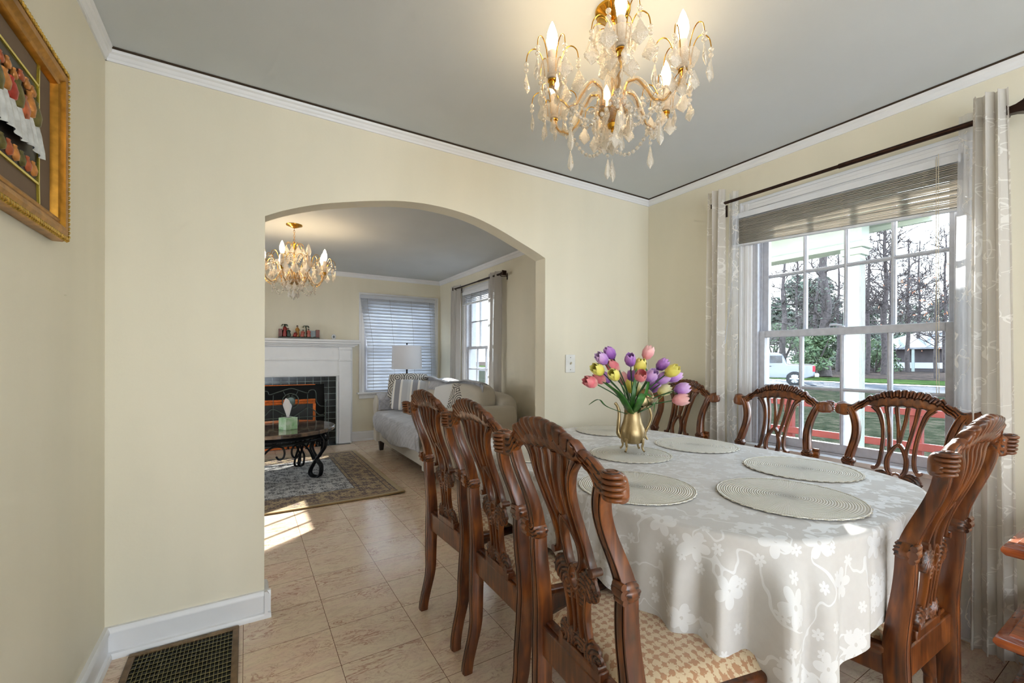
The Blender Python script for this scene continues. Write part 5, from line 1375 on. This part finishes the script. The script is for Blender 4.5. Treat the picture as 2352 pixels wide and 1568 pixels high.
# house across the street
t = thing('house', 'low grey house with a pale gable roof across the street', 'house', (62, 13.5, GZ+.15))
s = MB(); s.box(0, 9, -9, 6, 0, 2.75); s.build('wall', plain('grey_brown_siding', c8(84, 78, 82), .8, var=.1, vs=2), t)
s = MB(); s.loft([[(-1, -10, 2.5), (10, -10, 2.5), (10, 7, 2.5), (-1, 7, 2.5)], [(-1, -10, 2.7), (10, -10, 2.7), (10, 7, 2.7), (-1, 7, 2.7)], [(4.4, -6, 5.2), (4.6, -6, 5.2), (4.6, 1.5, 5.2), (4.4, 1.5, 5.2)]]); s.build('roof', plain('pale_shingles', c8(140, 142, 150), .8, var=.1, vs=3), t)
s = MB(); s.box(-.08, 0, -9, 6, .35, 1.0); s.build('porch_band', plain('white_porch_band', c8(206, 210, 218), .6), t)
for y in (-8.6, -3, 2.2): MB().box(-.9, -.75, y-.12, y+.12, 0, 2.6).build('porch_post', M_PORCH, t)

# trees
M_BARK = plain('grey_bark', c8(84, 76, 76), .95, var=.25, vs=6, bump=.6, bs=20)
def leafmat(name, a, b):
    t = NT(name); t.set(col=t.ramp(t.noise(t.coord(), 2.5, 4), [(.35, a), (.65, b)]), rough=.7); return t.m
M_PINE = leafmat('grey_green_needles', c8(66, 74, 64), c8(98, 108, 90)); M_IVY = leafmat('holly_leaves', c8(48, 66, 38), c8(98, 116, 80)); M_LEAFO = leafmat('rust_leaves', c8(200, 110, 80), c8(226, 150, 110))
def leafcloud(s, c, rad, n, sz, rnd, m=0):
    for _ in range(n):
        while True:
            p = Vector((rnd.uniform(-1, 1), rnd.uniform(-1, 1), rnd.uniform(-1, 1)))
            if p.length < 1: break
        p = Vector((c[0]+p.x*rad[0], c[1]+p.y*rad[1], c[2]+p.z*rad[2])); a = Vector((rnd.gauss(0, 1), rnd.gauss(0, 1), rnd.gauss(0, 1))).normalized(); b = a.orthogonal().normalized(); q = sz*rnd.uniform(.6, 1.4)
        i = len(s.v); s.v += [tuple(p-a*q), tuple(p+b*q*.45), tuple(p+a*q), tuple(p-b*q*.45)]; s.f.append((i, i+1, i+2, i+3)); s.m.append(m)
def tree(name, lb, x, y, r, h, seed, lean=0, branches=14, foliage=None, fn=0, blen=3.0, cat='tree', grp='bare trees across the street', up_=.6, zb=.25):
    rnd = random.Random(seed); t = thing(name, lb, cat, (x, y, GZ+.14), 0, grp)
    s = MB(); N = 12; P3 = [(lean*h*(k/N)+.12*r*sin(k*1.7+seed), .15*sin(k*1.1+seed)*r*2, h*k/N) for k in range(N+1)]
    s.tube(P3, [r*(1-.75*k/N) for k in range(N+1)], 9); s.build('trunk', M_BARK, t)
    s = MB(); tips = []
    for k in range(branches):
        f = rnd.uniform(zb, 1); i = min(N-1, int(f*N)); p = Vector(P3[i]).lerp(Vector(P3[i+1]), f*N-i); a = rnd.uniform(0, 2*PI); L = blen*rnd.uniform(.5, 1.1)*(1.15-f*.6)
        d = Vector((cos(a), sin(a), rnd.uniform(.1, up_*1.6))).normalized(); pts = [p]; 
        for q in range(5): d = (d+Vector((rnd.gauss(0, .22), rnd.gauss(0, .22), rnd.gauss(.05, .18)))).normalized(); pts.append(pts[-1]+d*L/5)
        s.tube(pts, [r*.26*(1-f*.4)*(1-j/6.5) for j in range(6)], 5); tips.append(pts[-1])
        for q in range(5):
            j = rnd.randint(1, 4); d2 = (d+Vector((rnd.gauss(0, .8), rnd.gauss(0, .8), rnd.gauss(.1, .6)))).normalized(); e = pts[j]+d2*L*.45; mid = pts[j].lerp(e, .5)+Vector((rnd.gauss(0, .08), rnd.gauss(0, .08), rnd.gauss(0, .08)))*L
            s.tube([pts[j], mid, e], [.032, .024, .012], 4); tips.append(e)
            for w in range(3):
                d3 = (d2+Vector((rnd.gauss(0, .8), rnd.gauss(0, .8), rnd.gauss(0, .6)))).normalized(); s.tube([mid, mid.lerp(mid+d3*L*.3, .5)+Vector((0, 0, .03)), mid+d3*L*.32], [.018, .014, .008], 3)
    s.build('branches', M_BARK, t, smooth=False)
    if foliage:
        s = MB()
        for p in tips:
            leafcloud(s, p, (.5, .5, .3), fn, .10, rnd)
        s.build('leaves', foliage, t, smooth=False)
    return t
def wp(px, D): q = at(px, 826, D); return q.x, q.y
def bush(lb, px, D, w, h, n, mat, seed, name='shrub', zc=None, sz=.14):
    if name != 'shrub': h *= 1.3
    x, y = wp(px, D); rnd = random.Random(seed); t = thing(name, lb, 'shrub' if name == 'shrub' else 'tree', (x, y, GZ+.14), 0, 'evergreens across the street')
    s = MB()
    for k in range(7): a = rnd.uniform(0, 2*PI); s.tube([(0, 0, 0), (.2*w*cos(a), .2*w*sin(a), h*.4), (.4*w*cos(a), .4*w*sin(a), h*.8)], [.10, .06, .02], 5)
    s.build('stems', M_BARK, t)
    s = MB()
    for k in range(12):
        a = rnd.uniform(0, 2*PI); rr = w*.5*math.sqrt(rnd.random()); z = h*rnd.uniform(.12, .92); g = 1-.5*(z/h)
        leafcloud(s, (rr*cos(a)*g, rr*sin(a)*g, z), (w*.28*g, w*.28*g, h*.14), n//12, sz, rnd)
    s.build('leaves', mat, t, smooth=False); return t
x, y = wp(1799, 34); tree('bare_tree', 'bare tree with drooping twigs at the left of the window view', x, y, .27, 9.5, 11, .004, 22, blen=2.6, up_=.1)
x, y = wp(1893, 33); tree('bare_tree', 'thickest bare trunk left of the porch column', x, y, .46, 13, 12, .004, 20, M_PINE, 5, blen=3.4)
x, y = wp(1862, 36); tree('bare_tree', 'thin trunk leaning right beside the thickest trunk', x, y, .22, 10, 13, .16, 8, blen=2)
x, y = wp(1972, 36); tree('bare_tree', 'slim straight trunk just right of the porch column', x, y, .24, 14, 14, .004, 22, blen=3)
x, y = wp(1993, 38); tree('bare_tree', 'second slim straight trunk right of the porch column', x, y, .20, 14, 15, .002, 22, blen=3.2)
x, y = wp(2031, 38); tree('bare_tree', 'forked bare tree in the middle of the right panes', x, y, .30, 14, 16, .010, 30, blen=4.4, up_=1.0)
x, y = wp(2044, 41); tree('bare_tree', 'bare tree close behind the forked tree', x, y, .22, 13, 17, .012, 26, blen=4.4, up_=1.0)
for i, (px, D, hh) in enumerate([(1830, 48, 15), (1925, 46, 14), (1985, 52, 16), (2110, 50, 15), (2170, 44, 14)]):
    x, y = wp(px, D); tree('bare_tree', ['distant bare tree over the truck', 'distant bare tree beside the porch column', 'tall distant bare tree between the slim trunks', 'tall distant bare tree over the house roof', 'distant bare tree at the right window edge'][i], x, y, .20, hh, 70+i, 0, 30, blen=4.8, up_=.8)
x, y = wp(2150, 30); tree('bare_tree', 'bare tree with spreading twigs and rust leaves at the right edge of the view', x, y, .13, 7, 18, -.02, 24, M_LEAFO, 1, blen=4.6, up_=.5)
x, y = wp(2085, 46); tree('bare_tree', 'distant bare tree before the grey house', x, y, .22, 14, 19, 0, 26, blen=4.5, up_=.8)
bush('pale green holly shrub behind the truck', 1865, 32, 3.6, 3.4, 2600, M_IVY, 31); bush('pale green shrub at the left edge of the window view', 1785, 37, 4.5, 4.6, 2400, M_IVY, 32)
bush('dark shrub behind the slim straight trunks', 2010, 44, 5, 3.5, 2200, M_IVY, 33)
for i, (px, D, w, h, lb) in enumerate([(1770, 62, 12, 9.5, 'tall evergreen mass at the far left of the view'), (1845, 58, 11, 9.5, 'tall evergreen behind the leaning trunk'), (1930, 60, 12, 7.5, 'evergreen behind the porch column'), (2000, 66, 12, 6.8, 'evergreen behind the slim trunks'), (2065, 70, 13, 8.5, 'evergreen behind the forked tree'), (2120, 78, 16, 9.0, 'large evergreen above the house roof'), (2185, 78, 16, 10.5, 'tallest evergreen at the right edge of the view'), (2260, 74, 16, 9, 'evergreen beyond the right curtain')]):
    bush(lb, px, D, w, h, 5200, M_PINE, 40+i, 'evergreen_tree', sz=.34)
# greenery beside the living room window
for i, (x, y, w, h, lb) in enumerate([(5.5, 7.6, 3.2, 3.2, 'green shrub outside the living room window'), (8.5, 12.0, 5, 5.5, 'larger green shrub farther outside the living room window')]):
    rnd = random.Random(60+i); t = thing('shrub', lb, 'shrub', (x, y, GZ)); s = MB(); s.tube([(0, 0, 0), (.1, 0, h*.5), (.1, .1, h*.8)], [.06, .05, .02], 6); s.build('stems', M_BARK, t); s = MB()
    for k in range(10): leafcloud(s, (rnd.uniform(-.35, .35)*w, rnd.uniform(-.35, .35)*w, h*rnd.uniform(.1, .9)), (w*.25, w*.25, h*.14), 260, .09, rnd)
    s.build('leaves', M_IVY, t, smooth=False)

# ------------------------------------------------------------------ light
w = bpy.data.worlds.new('sky'); bpy.context.scene.world = w; w.use_nodes = True; nt = w.node_tree; bg = nt.nodes['Background']
tc = nt.nodes.new('ShaderNodeTexCoord'); sx = nt.nodes.new('ShaderNodeSeparateXYZ'); nt.links.new(tc.outputs['Generated'], sx.inputs[0])
rp = nt.nodes.new('ShaderNodeValToRGB'); nt.links.new(sx.outputs[2], rp.inputs[0]); e = rp.color_ramp.elements
e[0].position = 0; e[0].color = (.80, .90, 1, 1); e[1].position = .6; e[1].color = (.62, .80, 1, 1)
q = e.new(.05); q.color = (.95, .98, 1, 1)
nt.links.new(rp.outputs[0], bg.inputs[0]); bg.inputs[1].default_value = 4.2
sun = bpy.data.lights.new('sun', 'SUN'); sun.energy = 13; sun.angle = .009; sun.color = (1, .96, .90)
so = bpy.data.objects.new('sun', sun); C.objects.link(so); so.rotation_euler = Vector((-1, -.66, -.60)).to_track_quat('-Z', 'Y').to_euler(); so.location = (6, 4, 6)
def portal(loc, d, sx_, sy_):
    l = bpy.data.lights.new('portal', 'AREA'); l.shape = 'RECTANGLE'; l.size = sx_; l.size_y = sy_; l.cycles.is_portal = True
    o = bpy.data.objects.new('portal', l); C.objects.link(o); o.location = loc; o.rotation_euler = Vector(d).to_track_quat('-Z', 'Y').to_euler()
portal((.16, -1.275, 1.4), (-1, 0, 0), .92, 1.42); portal((.16, 2.83, 1.42), (-1, 0, 0), .87, 1.4)
portal((-1.57, -6.01, 1.18), (0, 1, 0), 2.9, 2.3); portal((-6.13, 2.5, 1.4), (1, 0, 0), 1.6, 1.4); portal((XL-.13, -4.6, 1.45), (1, 0, 0), 1.6, 1.5)  # sample skylight through the added unseen openings
sc = bpy.context.scene
sc.view_settings.view_transform = 'Standard'; sc.view_settings.look = 'None'; sc.view_settings.gamma = 1; sc.view_settings.use_curve_mapping = False
sc.view_settings.exposure = .68
sc.cycles.use_denoising = True; sc.cycles.max_bounces = 6; sc.cycles.transparent_max_bounces = 14; sc.cycles.diffuse_bounces = 3; sc.cycles.glossy_bounces = 3
sc.cycles.use_adaptive_sampling = True; sc.cycles.adaptive_threshold = .10; sc.cycles.adaptive_min_samples = 12; sc.cycles.light_sampling_threshold = .03
sc.cycles.caustics_reflective = False; sc.cycles.caustics_refractive = False; sc.cycles.sample_clamp_indirect = 6
